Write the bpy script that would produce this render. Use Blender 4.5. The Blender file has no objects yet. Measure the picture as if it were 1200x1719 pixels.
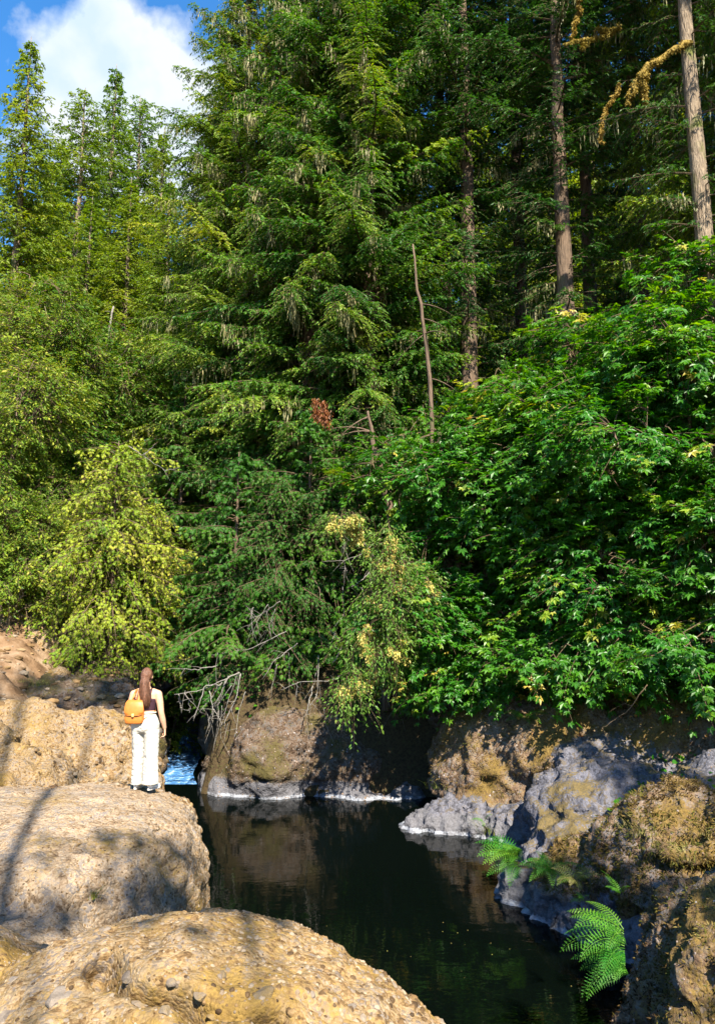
import bpy, math, random
import numpy as np
from mathutils import Vector, Matrix
R = math.radians
rng = np.random.default_rng(11)
SC = bpy.context.scene
C = SC.collection

# ------------------------------------------------------------------ camera, sky, sun, exposure
F = 1274.0; HZ = 1050.0; CAMZ = 4.5
PITCH = math.atan((HZ - 859.5) / F)
cam_d = bpy.data.cameras.new('camera'); cam = bpy.data.objects.new('camera', cam_d); C.objects.link(cam)
cam_d.sensor_fit = 'VERTICAL'; cam_d.sensor_height = 24.0; cam_d.lens = 24.0 * F / 1719.0
cam_d.clip_start = 0.05; cam_d.clip_end = 3000
cam.location = (0, 0, CAMZ); cam.rotation_euler = (math.pi / 2 + PITCH, 0, 0)
SC.camera = cam
SUN_AZ = R(-17.5)      # sun stands behind the camera, a little to the right
SUN_EL = R(43)
sdir = Vector((math.sin(-SUN_AZ) * math.cos(SUN_EL), -math.cos(SUN_AZ) * math.cos(SUN_EL), math.sin(SUN_EL)))
sl = bpy.data.lights.new('sun', 'SUN'); sl.energy = 5.0; sl.angle = R(0.5); sl.color = (1.0, 0.915, 0.75)
so = bpy.data.objects.new('sun', sl); C.objects.link(so); so.rotation_euler = sdir.to_track_quat('Z', 'Y').to_euler()
vs = SC.view_settings; vs.view_transform = 'Standard'; vs.look = 'None'; vs.gamma = 1.0; vs.use_curve_mapping = False
vs.exposure = 1.92
cy = SC.cycles
cy.max_bounces = 6; cy.diffuse_bounces = 3; cy.glossy_bounces = 3; cy.transmission_bounces = 4; cy.transparent_max_bounces = 6
cy.caustics_reflective = False; cy.caustics_refractive = False
cy.sample_clamp_indirect = 6.0


def ray(px, py):
    c, s = math.cos(PITCH), math.sin(PITCH)
    u = (859.5 - py); f = F
    return np.array([px - 600.0, f * c - u * s, f * s + u * c])


def P(px, py, Y):                       # point seen at a pixel of the photograph, Y metres ahead of the camera
    d = ray(px, py); t = Y / d[1]
    return np.array([d[0] * t, Y, CAMZ + d[2] * t])


world = bpy.data.worlds.new('World'); SC.world = world; world.use_nodes = True
wt = world.node_tree; wt.nodes.clear()


def N(t, typ, **kw):
    n = t.nodes.new(typ)
    for k, v in kw.items():
        if k.startswith('i_'):
            key = k[2:].replace('_', ' ')
            n.inputs[key].default_value = v
        else:
            setattr(n, k, v)
    return n


def L(t, a, ao, b, bi): t.links.new(a.outputs[ao], b.inputs[bi])


def ramp(t, stops, interp='LINEAR'):
    n = t.nodes.new('ShaderNodeValToRGB'); cr = n.color_ramp; cr.interpolation = interp
    while len(cr.elements) > 1: cr.elements.remove(cr.elements[-1])
    cr.elements[0].position = stops[0][0]; cr.elements[0].color = tuple(stops[0][1]) + (1,) if len(stops[0][1]) == 3 else stops[0][1]
    for p, c in stops[1:]:
        e = cr.elements.new(p); e.color = tuple(c) + (1,) if len(c) == 3 else c
    return n


def g(v): return (v, v, v)


sky = N(wt, 'ShaderNodeTexSky', sky_type='NISHITA', sun_disc=False)
sky.sun_elevation = SUN_EL; sky.sun_rotation = math.atan2(sdir.x, sdir.y); sky.altitude = 300; sky.dust_density = 0.2; sky.ozone_density = 2.5
bg = N(wt, 'ShaderNodeBackground', i_Strength=0.09)
sat = N(wt, 'ShaderNodeHueSaturation', i_Saturation=1.3, i_Value=1.0)
L(wt, sky, 0, sat, 'Color')
tc = N(wt, 'ShaderNodeTexCoord')
cd = ray(195, 180); cd = cd / np.linalg.norm(cd)
sub = N(wt, 'ShaderNodeVectorMath', operation='SUBTRACT'); L(wt, tc, 'Generated', sub, 0); sub.inputs[1].default_value = tuple(cd)
scl = N(wt, 'ShaderNodeVectorMath', operation='MULTIPLY'); L(wt, sub, 0, scl, 0); scl.inputs[1].default_value = (6.2, 6.2, 9.2)
ln = N(wt, 'ShaderNodeVectorMath', operation='LENGTH'); L(wt, scl, 0, ln, 0)
nz = N(wt, 'ShaderNodeTexNoise', i_Scale=7.0, i_Detail=7.0, i_Roughness=0.55); L(wt, tc, 'Generated', nz, 'Vector')
m1 = N(wt, 'ShaderNodeMath', operation='MULTIPLY_ADD'); L(wt, nz, 0, m1, 0); m1.inputs[1].default_value = 2.2; m1.inputs[2].default_value = -1.15
ad = N(wt, 'ShaderNodeMath', operation='ADD'); L(wt, ln, 'Value', ad, 0); L(wt, m1, 0, ad, 1)
r1 = ramp(wt, [(0.72, g(1)), (0.98, g(0))]); L(wt, ad, 0, r1, 0)
nz2 = N(wt, 'ShaderNodeTexNoise', i_Scale=2.6, i_Detail=6.0, i_Roughness=0.6); L(wt, tc, 'Generated', nz2, 'Vector')
r2 = ramp(wt, [(0.56, g(0)), (0.68, g(0.8))]); L(wt, nz2, 0, r2, 0)
# keep the loose clouds away from the clear blue corner next to the big cloud
r3 = ramp(wt, [(0.30, g(0)), (0.45, g(1))]); dv = N(wt, 'ShaderNodeMath', operation='MULTIPLY'); L(wt, ln, 'Value', dv, 0); dv.inputs[1].default_value = 0.12; L(wt, dv, 0, r3, 0)
mm = N(wt, 'ShaderNodeMath', operation='MULTIPLY'); L(wt, r2, 0, mm, 0); L(wt, r3, 0, mm, 1)
mx = N(wt, 'ShaderNodeMath', operation='MAXIMUM'); L(wt, r1, 0, mx, 0); L(wt, mm, 0, mx, 1)
nz3 = N(wt, 'ShaderNodeTexNoise', i_Scale=16.0, i_Detail=5.0); L(wt, tc, 'Generated', nz3, 'Vector')
r4 = ramp(wt, [(0.35, (2.2, 2.7, 3.4)), (0.62, (2.9, 3.1, 3.35))]); L(wt, nz3, 0, r4, 0)
mix = N(wt, 'ShaderNodeMix', data_type='RGBA'); L(wt, mx, 0, mix, 0); L(wt, sat, 0, mix, 6); L(wt, r4, 0, mix, 7)
L(wt, mix, 2, bg, 'Color')
wo = N(wt, 'ShaderNodeOutputWorld'); L(wt, bg, 0, wo, 0)


# ------------------------------------------------------------------ noise, geometry buffers
_perm = np.random.default_rng(5).random(65536)


def _h(ix, iy, iz): return _perm[((ix * 73856093) ^ (iy * 19349663) ^ (iz * 83492791)) & 65535]


def vnoise(p, scale=1.0, oct=3):
    p = np.asarray(p, float) / scale; out = np.zeros(len(p)); a = 1.0; tot = 0
    for _ in range(oct):
        i = np.floor(p).astype(np.int64); f = p - i; f = f * f * (3 - 2 * f)
        v = 0
        for dx in (0, 1):
            for dy in (0, 1):
                for dz in (0, 1):
                    w = (f[:, 0] if dx else 1 - f[:, 0]) * (f[:, 1] if dy else 1 - f[:, 1]) * (f[:, 2] if dz else 1 - f[:, 2])
                    v = v + w * _h(i[:, 0] + dx, i[:, 1] + dy, i[:, 2] + dz)
        out += a * (v - 0.5) * 2; tot += a; a *= 0.5; p = p * 2.03 + 17.3
    return out / tot


def worley(p, scale, seed=0):
    """distance to the nearest and second nearest cell point, and the cell's own random number"""
    p = np.asarray(p, float) / scale + seed * 7.7; i = np.floor(p).astype(np.int64); f = p - i
    d1 = np.full(len(p), 9.0); d2 = np.full(len(p), 9.0); idr = np.zeros(len(p))
    for dx in (-1, 0, 1):
        for dy in (-1, 0, 1):
            for dz in (-1, 0, 1):
                a, b_, c = i[:, 0] + dx, i[:, 1] + dy, i[:, 2] + dz
                q = np.stack([dx + _h(a, b_, c), dy + _h(a + 31, b_ + 7, c + 3), dz + _h(a + 5, b_ + 91, c + 13)], -1) - f
                d = np.sqrt((q * q).sum(1)); m = d < d1
                d2 = np.where(m, d1, np.minimum(d2, d)); idr = np.where(m, _h(a + 3, b_ + 5, c + 7), idr); d1 = np.where(m, d, d1)
    return d1, d2, idr


def nrm(v): return v / np.maximum(np.linalg.norm(v, axis=-1, keepdims=True), 1e-9)


class Geo:
    def __init__(s): s.v = []; s.f = []; s.n = 0

    def add(s, v, f, tint=0.5, mi=0):
        v = np.asarray(v, float).reshape(-1, 3); f = np.asarray(f, np.int64)
        if len(v) == 0 or len(f) == 0: return
        t = np.broadcast_to(np.asarray(tint, float), (len(f),)) if np.ndim(tint) < 1 or len(np.atleast_1d(tint)) != len(f) else tint
        s.v.append(v); s.f.append((f + s.n, np.array(t), mi)); s.n += len(v)

    def build(s, name, mats, parent=None, smooth=False, loc=None):
        if not isinstance(mats, (list, tuple)): mats = [mats]
        V = np.concatenate(s.v)
        me = bpy.data.meshes.new(name)
        me.vertices.add(len(V)); me.vertices.foreach_set('co', V.ravel().astype(np.float32))
        nl = sum(f.size for f, _, _ in s.f); npoly = sum(len(f) for f, _, _ in s.f)
        me.loops.add(nl); me.polygons.add(npoly)
        me.loops.foreach_set('vertex_index', np.concatenate([f.ravel() for f, _, _ in s.f]).astype(np.int32))
        ks = np.concatenate([np.full(len(f), f.shape[1]) for f, _, _ in s.f])
        st = np.concatenate([[0], np.cumsum(ks)[:-1]])
        me.polygons.foreach_set('loop_start', st.astype(np.int32))
        me.polygons.foreach_set('material_index', np.concatenate([np.full(len(f), m) for f, _, m in s.f]).astype(np.int32))
        me.polygons.foreach_set('use_smooth', np.full(npoly, smooth))
        at = me.attributes.new('tint', 'FLOAT', 'FACE'); at.data.foreach_set('value', np.concatenate([t for _, t, _ in s.f]).astype(np.float32))
        me.update(); me.validate()
        for m in mats: me.materials.append(m)
        return link(name, me, parent, loc)


def link(name, me, parent=None, loc=None):
    o = bpy.data.objects.new(name, me); C.objects.link(o)
    if parent is not None: o.parent = parent
    if loc is not None: o.location = loc
    return o


def empty(name, loc=(0, 0, 0), rz=0.0, s=1.0):
    o = bpy.data.objects.new(name, None); C.objects.link(o)
    o.location = tuple(loc); o.rotation_euler = (0, 0, rz); o.empty_display_size = 0.3
    if isinstance(s, (int, float)): s = (s, s, s)
    o.scale = s
    return o


def tag(o, label=None, cat=None, group=None, kind=None):
    if label: o['label'] = label
    if cat: o['category'] = cat
    if group: o['group'] = group
    if kind: o['kind'] = kind
    return o


def copy_tree(o, parent=None):
    c = o.copy(); C.objects.link(c)
    if parent is not None: c.parent = parent
    for ch in list(o.children): copy_tree(ch, c)
    return c


def stamp(G, T, faces, pos, ax, nr, size, tint=0.5, mi=0, wid=None):
    """copies of a small template: x = across, y = along ax, z = along nr"""
    n = len(pos)
    if n == 0: return
    ax = nrm(ax); b = nrm(np.cross(ax, nr)); nn = np.cross(b, ax)
    T = np.asarray(T, float); k = len(T); size = np.broadcast_to(size, (n,))
    w = size if wid is None else np.broadcast_to(wid, (n,))
    V = (pos[:, None, :] + T[None, :, 0, None] * b[:, None, :] * w[:, None, None]
         + T[None, :, 1, None] * ax[:, None, :] * size[:, None, None] + T[None, :, 2, None] * nn[:, None, :] * size[:, None, None])
    fa = np.asarray(faces); Fc = (fa[None] + (np.arange(n) * k)[:, None, None]).reshape(-1, fa.shape[1])
    t = np.repeat(np.broadcast_to(tint, (n,)), len(fa))
    G.add(V.reshape(-1, 3), Fc, t, mi)


def tubes(G, paths, radii, sides=5, tint=0.5, mi=0):
    """paths (B,n,3), radii (B,n)"""
    paths = np.asarray(paths, float)
    if paths.ndim == 2: paths = paths[None]; radii = np.asarray(radii, float)[None]
    radii = np.asarray(radii, float)
    B, n, _ = paths.shape
    if radii.ndim == 1: radii = np.broadcast_to(radii[None], (B, n))
    tg = np.gradient(paths, axis=1); tg = nrm(tg)
    ref = np.where(np.abs(tg[:, :1, 2:3]) > 0.8, np.array([[[1.0, 0.1, 0]]]), np.array([[[0, 0.05, 1.0]]]))
    u = nrm(np.cross(tg, np.broadcast_to(ref, tg.shape))); v = np.cross(tg, u)
    a = np.arange(sides) / sides * 2 * math.pi
    V = paths[:, :, None, :] + radii[:, :, None, None] * (np.cos(a)[None, None, :, None] * u[:, :, None, :] + np.sin(a)[None, None, :, None] * v[:, :, None, :])
    j = np.arange(sides); i = np.arange(n - 1)
    q = np.stack([i[:, None] * sides + j, i[:, None] * sides + (j + 1) % sides, (i[:, None] + 1) * sides + (j + 1) % sides, (i[:, None] + 1) * sides + j], -1).reshape(-1, 4)
    Fq = (q[None] + (np.arange(B) * n * sides)[:, None, None]).reshape(-1, 4)
    G.add(V.reshape(-1, 3), Fq, tint, mi)
    if n * sides > 60 or True:
        cap = (np.arange(sides)[None] + (np.arange(B) * n * sides)[:, None]); cap2 = cap + (n - 1) * sides
        G.f.append((np.concatenate([cap[:, ::-1], cap2]) + G.n - len(V.reshape(-1, 3)), np.full(2 * B, 0.5), mi))


def ellip(G, c, r, seg=24, rings=14, rot=None, tint=0.5, mi=0):
    th = np.linspace(0, math.pi, rings + 1)[1:-1]; ph = np.arange(seg) / seg * 2 * math.pi
    V = [[0, 0, 1]] + [[math.sin(t) * math.cos(p), math.sin(t) * math.sin(p), math.cos(t)] for t in th for p in ph] + [[0, 0, -1]]
    V = np.array(V) * np.array(r)
    if rot is not None: V = V @ np.array(rot.to_matrix() if hasattr(rot, 'to_matrix') else rot).T
    V = V + np.array(c)
    nr_ = rings - 1
    q = [[1 + i * seg + j, 1 + (i + 1) * seg + j, 1 + (i + 1) * seg + (j + 1) % seg, 1 + i * seg + (j + 1) % seg] for i in range(nr_ - 1) for j in range(seg)]
    n0 = G.n
    G.add(V, q, tint, mi)
    last = len(V) - 1
    tr = [[0, 1 + j, 1 + (j + 1) % seg] for j in range(seg)] + [[last, 1 + (nr_ - 1) * seg + (j + 1) % seg, 1 + (nr_ - 1) * seg + j] for j in range(seg)]
    G.f.append((np.array(tr) + n0, np.full(len(tr), tint), mi))


def rings(G, rows, seg=20, tint=0.5, mi=0, powr=1.0):
    """closed loft; rows = (cx, cy, cz, rx, ry)"""
    a = np.arange(seg) / seg * 2 * math.pi
    cs = np.sign(np.cos(a)) * np.abs(np.cos(a)) ** powr; sn = np.sign(np.sin(a)) * np.abs(np.sin(a)) ** powr
    V = np.concatenate([np.stack([c[0] + c[3] * cs, c[1] + c[4] * sn, np.full(seg, c[2])], -1) for c in rows])
    n = len(rows); j = np.arange(seg)
    q = np.concatenate([np.stack([i * seg + j, i * seg + (j + 1) % seg, (i + 1) * seg + (j + 1) % seg, (i + 1) * seg + j], -1) for i in range(n - 1)])
    n0 = G.n; G.add(V, q, tint, mi)
    G.f.append((np.array([list(range(seg))[::-1], [(n - 1) * seg + k for k in range(seg)]]) + n0, np.full(2, tint), mi))


def baked(o, mods):
    """apply modifiers given as (type, {settings}) and return a new mesh"""
    for typ, kw in mods:
        m = o.modifiers.new(typ.lower(), typ)
        for k, v in kw.items(): setattr(m, k, v)
    dg = bpy.context.evaluated_depsgraph_get(); dg.update()
    me = bpy.data.meshes.new_from_object(o.evaluated_get(dg), depsgraph=dg)
    old = o.data; o.modifiers.clear(); o.data = me; bpy.data.meshes.remove(old)
    return me


def tex(kind, scale, **kw):
    t = bpy.data.textures.new('relief', kind); t.noise_scale = scale
    for k, v in kw.items(): setattr(t, k, v)
    return t


def verts_of(me):
    a = np.empty(len(me.vertices) * 3, np.float32); me.vertices.foreach_get('co', a); return a.reshape(-1, 3).astype(float)


def normals_of(me):
    a = np.empty(len(me.vertices) * 3, np.float32); me.vertices.foreach_get('normal', a); return a.reshape(-1, 3).astype(float)


# ------------------------------------------------------------------ materials
def new_mat(name):
    m = bpy.data.materials.new(name); m.use_nodes = True; t = m.node_tree; t.nodes.clear()
    out = N(t, 'ShaderNodeOutputMaterial'); b = N(t, 'ShaderNodeBsdfPrincipled'); L(t, b, 0, out, 0)
    return m, t, b, out


def leaf_mat(name, cols, transl=0.35, tcol=None, rough=0.5, spec=0.3, hue=0.03):
    m, t, b, out = new_mat(name)
    at = N(t, 'ShaderNodeAttribute', attribute_name='tint')
    n = len(cols); r = ramp(t, [(i / (n - 1) if n > 1 else 0, c) for i, c in enumerate(cols)]); L(t, at, 'Fac', r, 0)
    oi = N(t, 'ShaderNodeObjectInfo')
    mr = N(t, 'ShaderNodeMapRange', i_To_Min=0.5 - hue * 0.6, i_To_Max=0.5 + hue * 0.6); L(t, oi, 'Random', mr, 0)
    hs = N(t, 'ShaderNodeHueSaturation'); L(t, r, 0, hs, 'Color'); L(t, mr, 0, hs, 'Hue')
    mr2 = N(t, 'ShaderNodeMapRange', i_To_Min=1.15, i_To_Max=0.85); L(t, oi, 'Random', mr2, 0); L(t, mr2, 0, hs, 'Value')
    L(t, hs, 0, b, 'Base Color'); b.inputs['Roughness'].default_value = rough; b.inputs['Specular IOR Level'].default_value = spec
    tr = N(t, 'ShaderNodeBsdfTranslucent')
    h2 = N(t, 'ShaderNodeHueSaturation', i_Hue=0.485, i_Saturation=1.1, i_Value=1.5); L(t, hs, 0, h2, 'Color'); L(t, h2, 0, tr, 'Color')
    mxs = N(t, 'ShaderNodeMixShader', i_Fac=transl); L(t, b, 0, mxs, 1); L(t, tr, 0, mxs, 2); L(t, mxs, 0, out, 0)
    return m


def bark_mat(name, c1, c2, scale=6.0, moss=None, mossamt=0.5, bump=0.6):
    m, t, b, out = new_mat(name)
    tc = N(t, 'ShaderNodeTexCoord'); mp = N(t, 'ShaderNodeMapping'); mp.inputs['Scale'].default_value = (scale, scale, scale * 0.18); L(t, tc, 'Object', mp, 0)
    vo = N(t, 'ShaderNodeTexVoronoi', feature='DISTANCE_TO_EDGE', i_Scale=1.6); L(t, mp, 0, vo, 'Vector')
    nz = N(t, 'ShaderNodeTexNoise', i_Scale=2.2, i_Detail=7.0, i_Roughness=0.7); L(t, mp, 0, nz, 'Vector')
    r = ramp(t, [(0.25, c1), (0.75, c2)]); L(t, nz, 0, r, 0)
    cc = r
    if moss:
        n2 = N(t, 'ShaderNodeTexNoise', i_Scale=1.1, i_Detail=5.0); L(t, tc, 'Object', n2, 'Vector')
        rr = ramp(t, [(0.62 - mossamt * 0.3, g(0)), (0.72 - mossamt * 0.3, g(1))]); L(t, n2, 0, rr, 0)
        mi = N(t, 'ShaderNodeMix', data_type='RGBA'); L(t, rr, 0, mi, 0); L(t, r, 0, mi, 6); mi.inputs[7].default_value = tuple(moss) + (1,)
        t.links.new(mi.outputs[2], b.inputs['Base Color'])
    else: L(t, r, 0, b, 'Base Color')
    b.inputs['Roughness'].default_value = 0.9; b.inputs['Specular IOR Level'].default_value = 0.15
    ad = N(t, 'ShaderNodeMath', operation='MULTIPLY_ADD'); L(t, vo, 'Distance', ad, 0); ad.inputs[1].default_value = 1.6; L(t, nz, 0, ad, 2)
    bp = N(t, 'ShaderNodeBump', i_Strength=bump, i_Distance=0.05); L(t, ad, 0, bp, 'Height'); L(t, bp, 0, b, 'Normal')
    return m


def rock_mat(name, pal, moss, moss2, mossamt=0.5, cell=14.0, band=True, wet=0.35, bumpd=0.03, upmoss=False):
    """conglomerate: pebble cells in a matrix, earthy lichen patches, grey scoured foot and pale mineral line at the water"""
    m, t, b, out = new_mat(name)
    gm = N(t, 'ShaderNodeNewGeometry'); pos = gm
    nzw = N(t, 'ShaderNodeTexNoise', i_Scale=3.0, i_Detail=4.0); L(t, pos, 'Position', nzw, 'Vector')
    wv = N(t, 'ShaderNodeVectorMath', operation='MULTIPLY_ADD'); L(t, nzw, 'Color', wv, 0); wv.inputs[1].default_value = (0.05, 0.05, 0.05); L(t, pos, 'Position', wv, 2)
    v1 = N(t, 'ShaderNodeTexVoronoi', feature='F1', i_Scale=cell, i_Randomness=1.0); L(t, wv, 0, v1, 'Vector')
    v2 = N(t, 'ShaderNodeTexVoronoi', feature='F1', i_Scale=cell * 3.1); L(t, wv, 0, v2, 'Vector')
    nf = N(t, 'ShaderNodeTexNoise', i_Scale=22.0, i_Detail=8.0, i_Roughness=0.72); L(t, pos, 'Position', nf, 'Vector')
    nb = N(t, 'ShaderNodeTexNoise', i_Scale=0.9, i_Detail=6.0, i_Roughness=0.6); L(t, pos, 'Position', nb, 'Vector')
    sx = N(t, 'ShaderNodeSeparateColor'); L(t, v1, 'Color', sx, 0)
    sx2 = N(t, 'ShaderNodeSeparateColor'); L(t, v2, 'Color', sx2, 0)
    a1 = N(t, 'ShaderNodeMath', operation='MULTIPLY_ADD'); L(t, sx, 0, a1, 0); a1.inputs[1].default_value = 0.35; L(t, nf, 0, a1, 2)
    a2 = N(t, 'ShaderNodeMath', operation='MULTIPLY_ADD'); L(t, sx2, 0, a2, 0); a2.inputs[1].default_value = 0.3; L(t, a1, 0, a2, 2)
    rp = ramp(t, [(0.42 + i * 0.62 / (len(pal) - 1), c) for i, c in enumerate(pal)]); L(t, a2, 0, rp, 0)
    # moss / lichen
    am = N(t, 'ShaderNodeMath', operation='MULTIPLY_ADD'); L(t, nf, 0, am, 0); am.inputs[1].default_value = 0.55; L(t, nb, 0, am, 2)
    if upmoss:
        sn = N(t, 'ShaderNodeSeparateXYZ'); L(t, gm, 'Normal', sn, 0)
        a5 = N(t, 'ShaderNodeMath', operation='MULTIPLY_ADD'); L(t, sn, 2, a5, 0); a5.inputs[1].default_value = 0.18; L(t, am, 0, a5, 2); am = a5
    lo = 1.02 - mossamt * 0.45
    rm = ramp(t, [(lo - 0.06, g(0)), (lo + 0.07, g(1))]); L(t, am, 0, rm, 0)
    rmc = ramp(t, [(0.35, moss), (0.65, moss2)]); L(t, nf, 0, rmc, 0)
    mi = N(t, 'ShaderNodeMix', data_type='RGBA'); L(t, rm, 0, mi, 0); L(t, rp, 0, mi, 6); L(t, rmc, 0, mi, 7)
    last = (mi, 2)
    if band:
        sp = N(t, 'ShaderNodeSeparateXYZ'); L(t, pos, 'Position', sp, 0)
        zz = N(t, 'ShaderNodeMath', operation='MULTIPLY_ADD'); L(t, nf, 0, zz, 0); zz.inputs[1].default_value = -0.25; L(t, sp, 2, zz, 2)
        z2 = N(t, 'ShaderNodeMath', operation='MULTIPLY_ADD'); L(t, nb, 0, z2, 0); z2.inputs[1].default_value = -0.5; L(t, zz, 0, z2, 2)
        rg = ramp(t, [(0.0, g(1)), (0.06, g(0))]); L(t, z2, 0, rg, 0)
        gc = ramp(t, [(0.3, (0.05, 0.048, 0.055)), (0.7, (0.13, 0.128, 0.145))]); L(t, nf, 0, gc, 0)
        mg = N(t, 'ShaderNodeMix', data_type='RGBA'); L(t, rg, 0, mg, 0); t.links.new(mi.outputs[2], mg.inputs[6]); L(t, gc, 0, mg, 7)
        z3 = N(t, 'ShaderNodeMath', operation='MULTIPLY_ADD'); L(t, nf, 0, z3, 0); z3.inputs[1].default_value = -0.12; L(t, sp, 2, z3, 2)
        rl = ramp(t, [(0.0, g(0.95)), (0.004, g(0.8)), (0.012, g(0))]); L(t, z3, 0, rl, 0)
        nl = N(t, 'ShaderNodeTexNoise', i_Scale=5.0, i_Detail=6.0, i_Roughness=.7); L(t, pos, 'Position', nl, 'Vector'); rn = ramp(t, [(.40, g(.1)), (.60, g(1))]); L(t, nl, 0, rn, 0); mq = N(t, 'ShaderNodeMath', operation='MULTIPLY'); L(t, rn, 0, mq, 0); L(t, rl, 0, mq, 1)
        ml = N(t, 'ShaderNodeMix', data_type='RGBA'); L(t, mq, 0, ml, 0); t.links.new(mg.outputs[2], ml.inputs[6]); ml.inputs[7].default_value = (0.27, 0.29, 0.34, 1)
        last = (ml, 2)
    t.links.new(last[0].outputs[last[1]], b.inputs['Base Color'])
    b.inputs['Roughness'].default_value = 0.85; b.inputs['Specular IOR Level'].default_value = wet
    h1 = N(t, 'ShaderNodeMath', operation='MULTIPLY_ADD'); L(t, v1, 'Distance', h1, 0); h1.inputs[1].default_value = -0.9; L(t, nf, 0, h1, 2)
    h2 = N(t, 'ShaderNodeMath', operation='MULTIPLY_ADD'); L(t, v2, 'Distance', h2, 0); h2.inputs[1].default_value = -0.5; L(t, h1, 0, h2, 2)
    bp = N(t, 'ShaderNodeBump', i_Strength=0.9, i_Distance=bumpd); L(t, h2, 0, bp, 'Height'); L(t, bp, 0, b, 'Normal')
    return m


def plain(name, col, rough=0.7, spec=0.3, noise=0.0, nscale=40.0, bump=0.0, aniso=None):
    m, t, b, out = new_mat(name)
    b.inputs['Roughness'].default_value = rough; b.inputs['Specular IOR Level'].default_value = spec
    tc = N(t, 'ShaderNodeTexCoord'); mp = N(t, 'ShaderNodeMapping'); L(t, tc, 'Object', mp, 0)
    if aniso: mp.inputs['Scale'].default_value = aniso
    nz = N(t, 'ShaderNodeTexNoise', i_Scale=nscale, i_Detail=5.0, i_Roughness=0.6); L(t, mp, 0, nz, 'Vector')
    c = np.array(col); r = ramp(t, [(0.3, tuple(c * (1 - noise))), (0.7, tuple(np.minimum(c * (1 + noise), 1)))]); L(t, nz, 0, r, 0)
    L(t, r, 0, b, 'Base Color')
    if bump: bp = N(t, 'ShaderNodeBump', i_Strength=bump, i_Distance=0.01); L(t, nz, 0, bp, 'Height'); L(t, bp, 0, b, 'Normal')
    return m


M = {}
M['fir'] = leaf_mat('fir_needles', [(0.010, 0.048, 0.006), (0.030, 0.108, 0.009), (0.105, 0.205, 0.014), (0.28, 0.31, 0.035)], 0.38)
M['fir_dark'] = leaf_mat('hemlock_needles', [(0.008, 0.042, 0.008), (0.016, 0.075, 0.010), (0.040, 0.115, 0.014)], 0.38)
M['fir_far'] = leaf_mat('far_fir_needles', [(0.045, 0.100, 0.010), (0.11, 0.185, 0.014), (0.22, 0.27, 0.03)], 0.42)
M['cedar'] = leaf_mat('cedar_fronds', [(0.012, 0.060, 0.005), (0.026, 0.105, 0.006), (0.06, 0.15, 0.008)], 0.42)
M['cedar_y'] = leaf_mat('yellow_cedar_fronds', [(0.09, 0.18, 0.010), (0.19, 0.27, 0.014), (0.33, 0.36, 0.026), (0.40, 0.36, 0.05)], 0.42)
M['maple'] = leaf_mat('maple_leaves', [(0.015, 0.085, 0.006), (0.033, 0.145, 0.008), (0.075, 0.205, 0.010), (0.17, 0.26, 0.018), (0.40, 0.32, 0.06)], 0.45, rough=0.42, spec=0.4)
M['alder'] = leaf_mat('alder_leaves', [(0.030, 0.095, 0.008), (0.075, 0.15, 0.012), (0.17, 0.23, 0.022), (0.36, 0.34, 0.07)], 0.38, rough=0.5, spec=0.2)
M['glow'] = leaf_mat('sunny_leaves', [(0.10, 0.18, 0.012), (0.20, 0.28, 0.02), (0.32, 0.34, 0.05)], 0.45)
M['spray'] = leaf_mat('spiraea_leaves', [(0.03, 0.10, 0.012), (0.07, 0.16, 0.018), (0.14, 0.19, 0.03)], 0.4)
M['plume'] = leaf_mat('faded_plumes', [(0.30, 0.30, 0.06), (0.52, 0.44, 0.13), (0.56, 0.38, 0.14)], 0.25)
M['fern'] = leaf_mat('fern_fronds', [(0.022, 0.11, 0.010), (0.045, 0.18, 0.014), (0.10, 0.24, 0.02)], 0.40)
M['lichen'] = leaf_mat('beard_lichen', [(0.07, 0.085, 0.03), (0.16, 0.165, 0.07), (0.26, 0.235, 0.11)], 0.3)
M['moss'] = leaf_mat('moss_and_dry_grass', [(0.035, 0.018, 0.008), (0.085, 0.047, 0.016), (0.125, 0.080, 0.022), (0.07, 0.078, 0.012), (0.20, 0.135, 0.055)], 0.15, spec=0.1)
M['litter'] = leaf_mat('leaf_litter', [(0.10, 0.04, 0.015), (0.22, 0.10, 0.03), (0.36, 0.22, 0.06)], 0.2, spec=0.1)
M['grass'] = leaf_mat('grass_blades', [(0.06, 0.13, 0.015), (0.18, 0.22, 0.04), (0.35, 0.30, 0.12)], 0.35)
M['red'] = leaf_mat('rusty_needles', [(0.09, 0.03, 0.010), (0.20, 0.07, 0.02)], 0.3)
M['bark'] = bark_mat('fir_bark', (0.035, 0.024, 0.018), (0.17, 0.12, 0.085), 7.0, (0.06, 0.07, 0.03), 0.15)
M['bark_pale'] = bark_mat('pale_bark', (0.07, 0.05, 0.035), (0.30, 0.235, 0.17), 9.0, (0.10, 0.11, 0.03), 0.2, 1.0)
M['twig'] = bark_mat('twig_bark', (0.05, 0.035, 0.022), (0.14, 0.10, 0.06), 20.0)
M['dead'] = bark_mat('dead_wood', (0.10, 0.09, 0.08), (0.28, 0.26, 0.235), 30.0)
M['mossy'] = bark_mat('mossy_bark', (0.10, 0.065, 0.015), (0.28, 0.20, 0.05), 12.0)
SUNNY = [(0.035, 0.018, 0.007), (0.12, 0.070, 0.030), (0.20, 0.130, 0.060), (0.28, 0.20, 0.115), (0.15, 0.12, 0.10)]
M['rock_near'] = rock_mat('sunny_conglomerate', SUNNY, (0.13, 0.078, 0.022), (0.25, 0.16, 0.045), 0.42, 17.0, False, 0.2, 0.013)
M['rock_mid'] = rock_mat('golden_conglomerate', SUNNY, (0.13, 0.078, 0.022), (0.25, 0.16, 0.045), 0.42, 17.0, False, 0.2)
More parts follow.
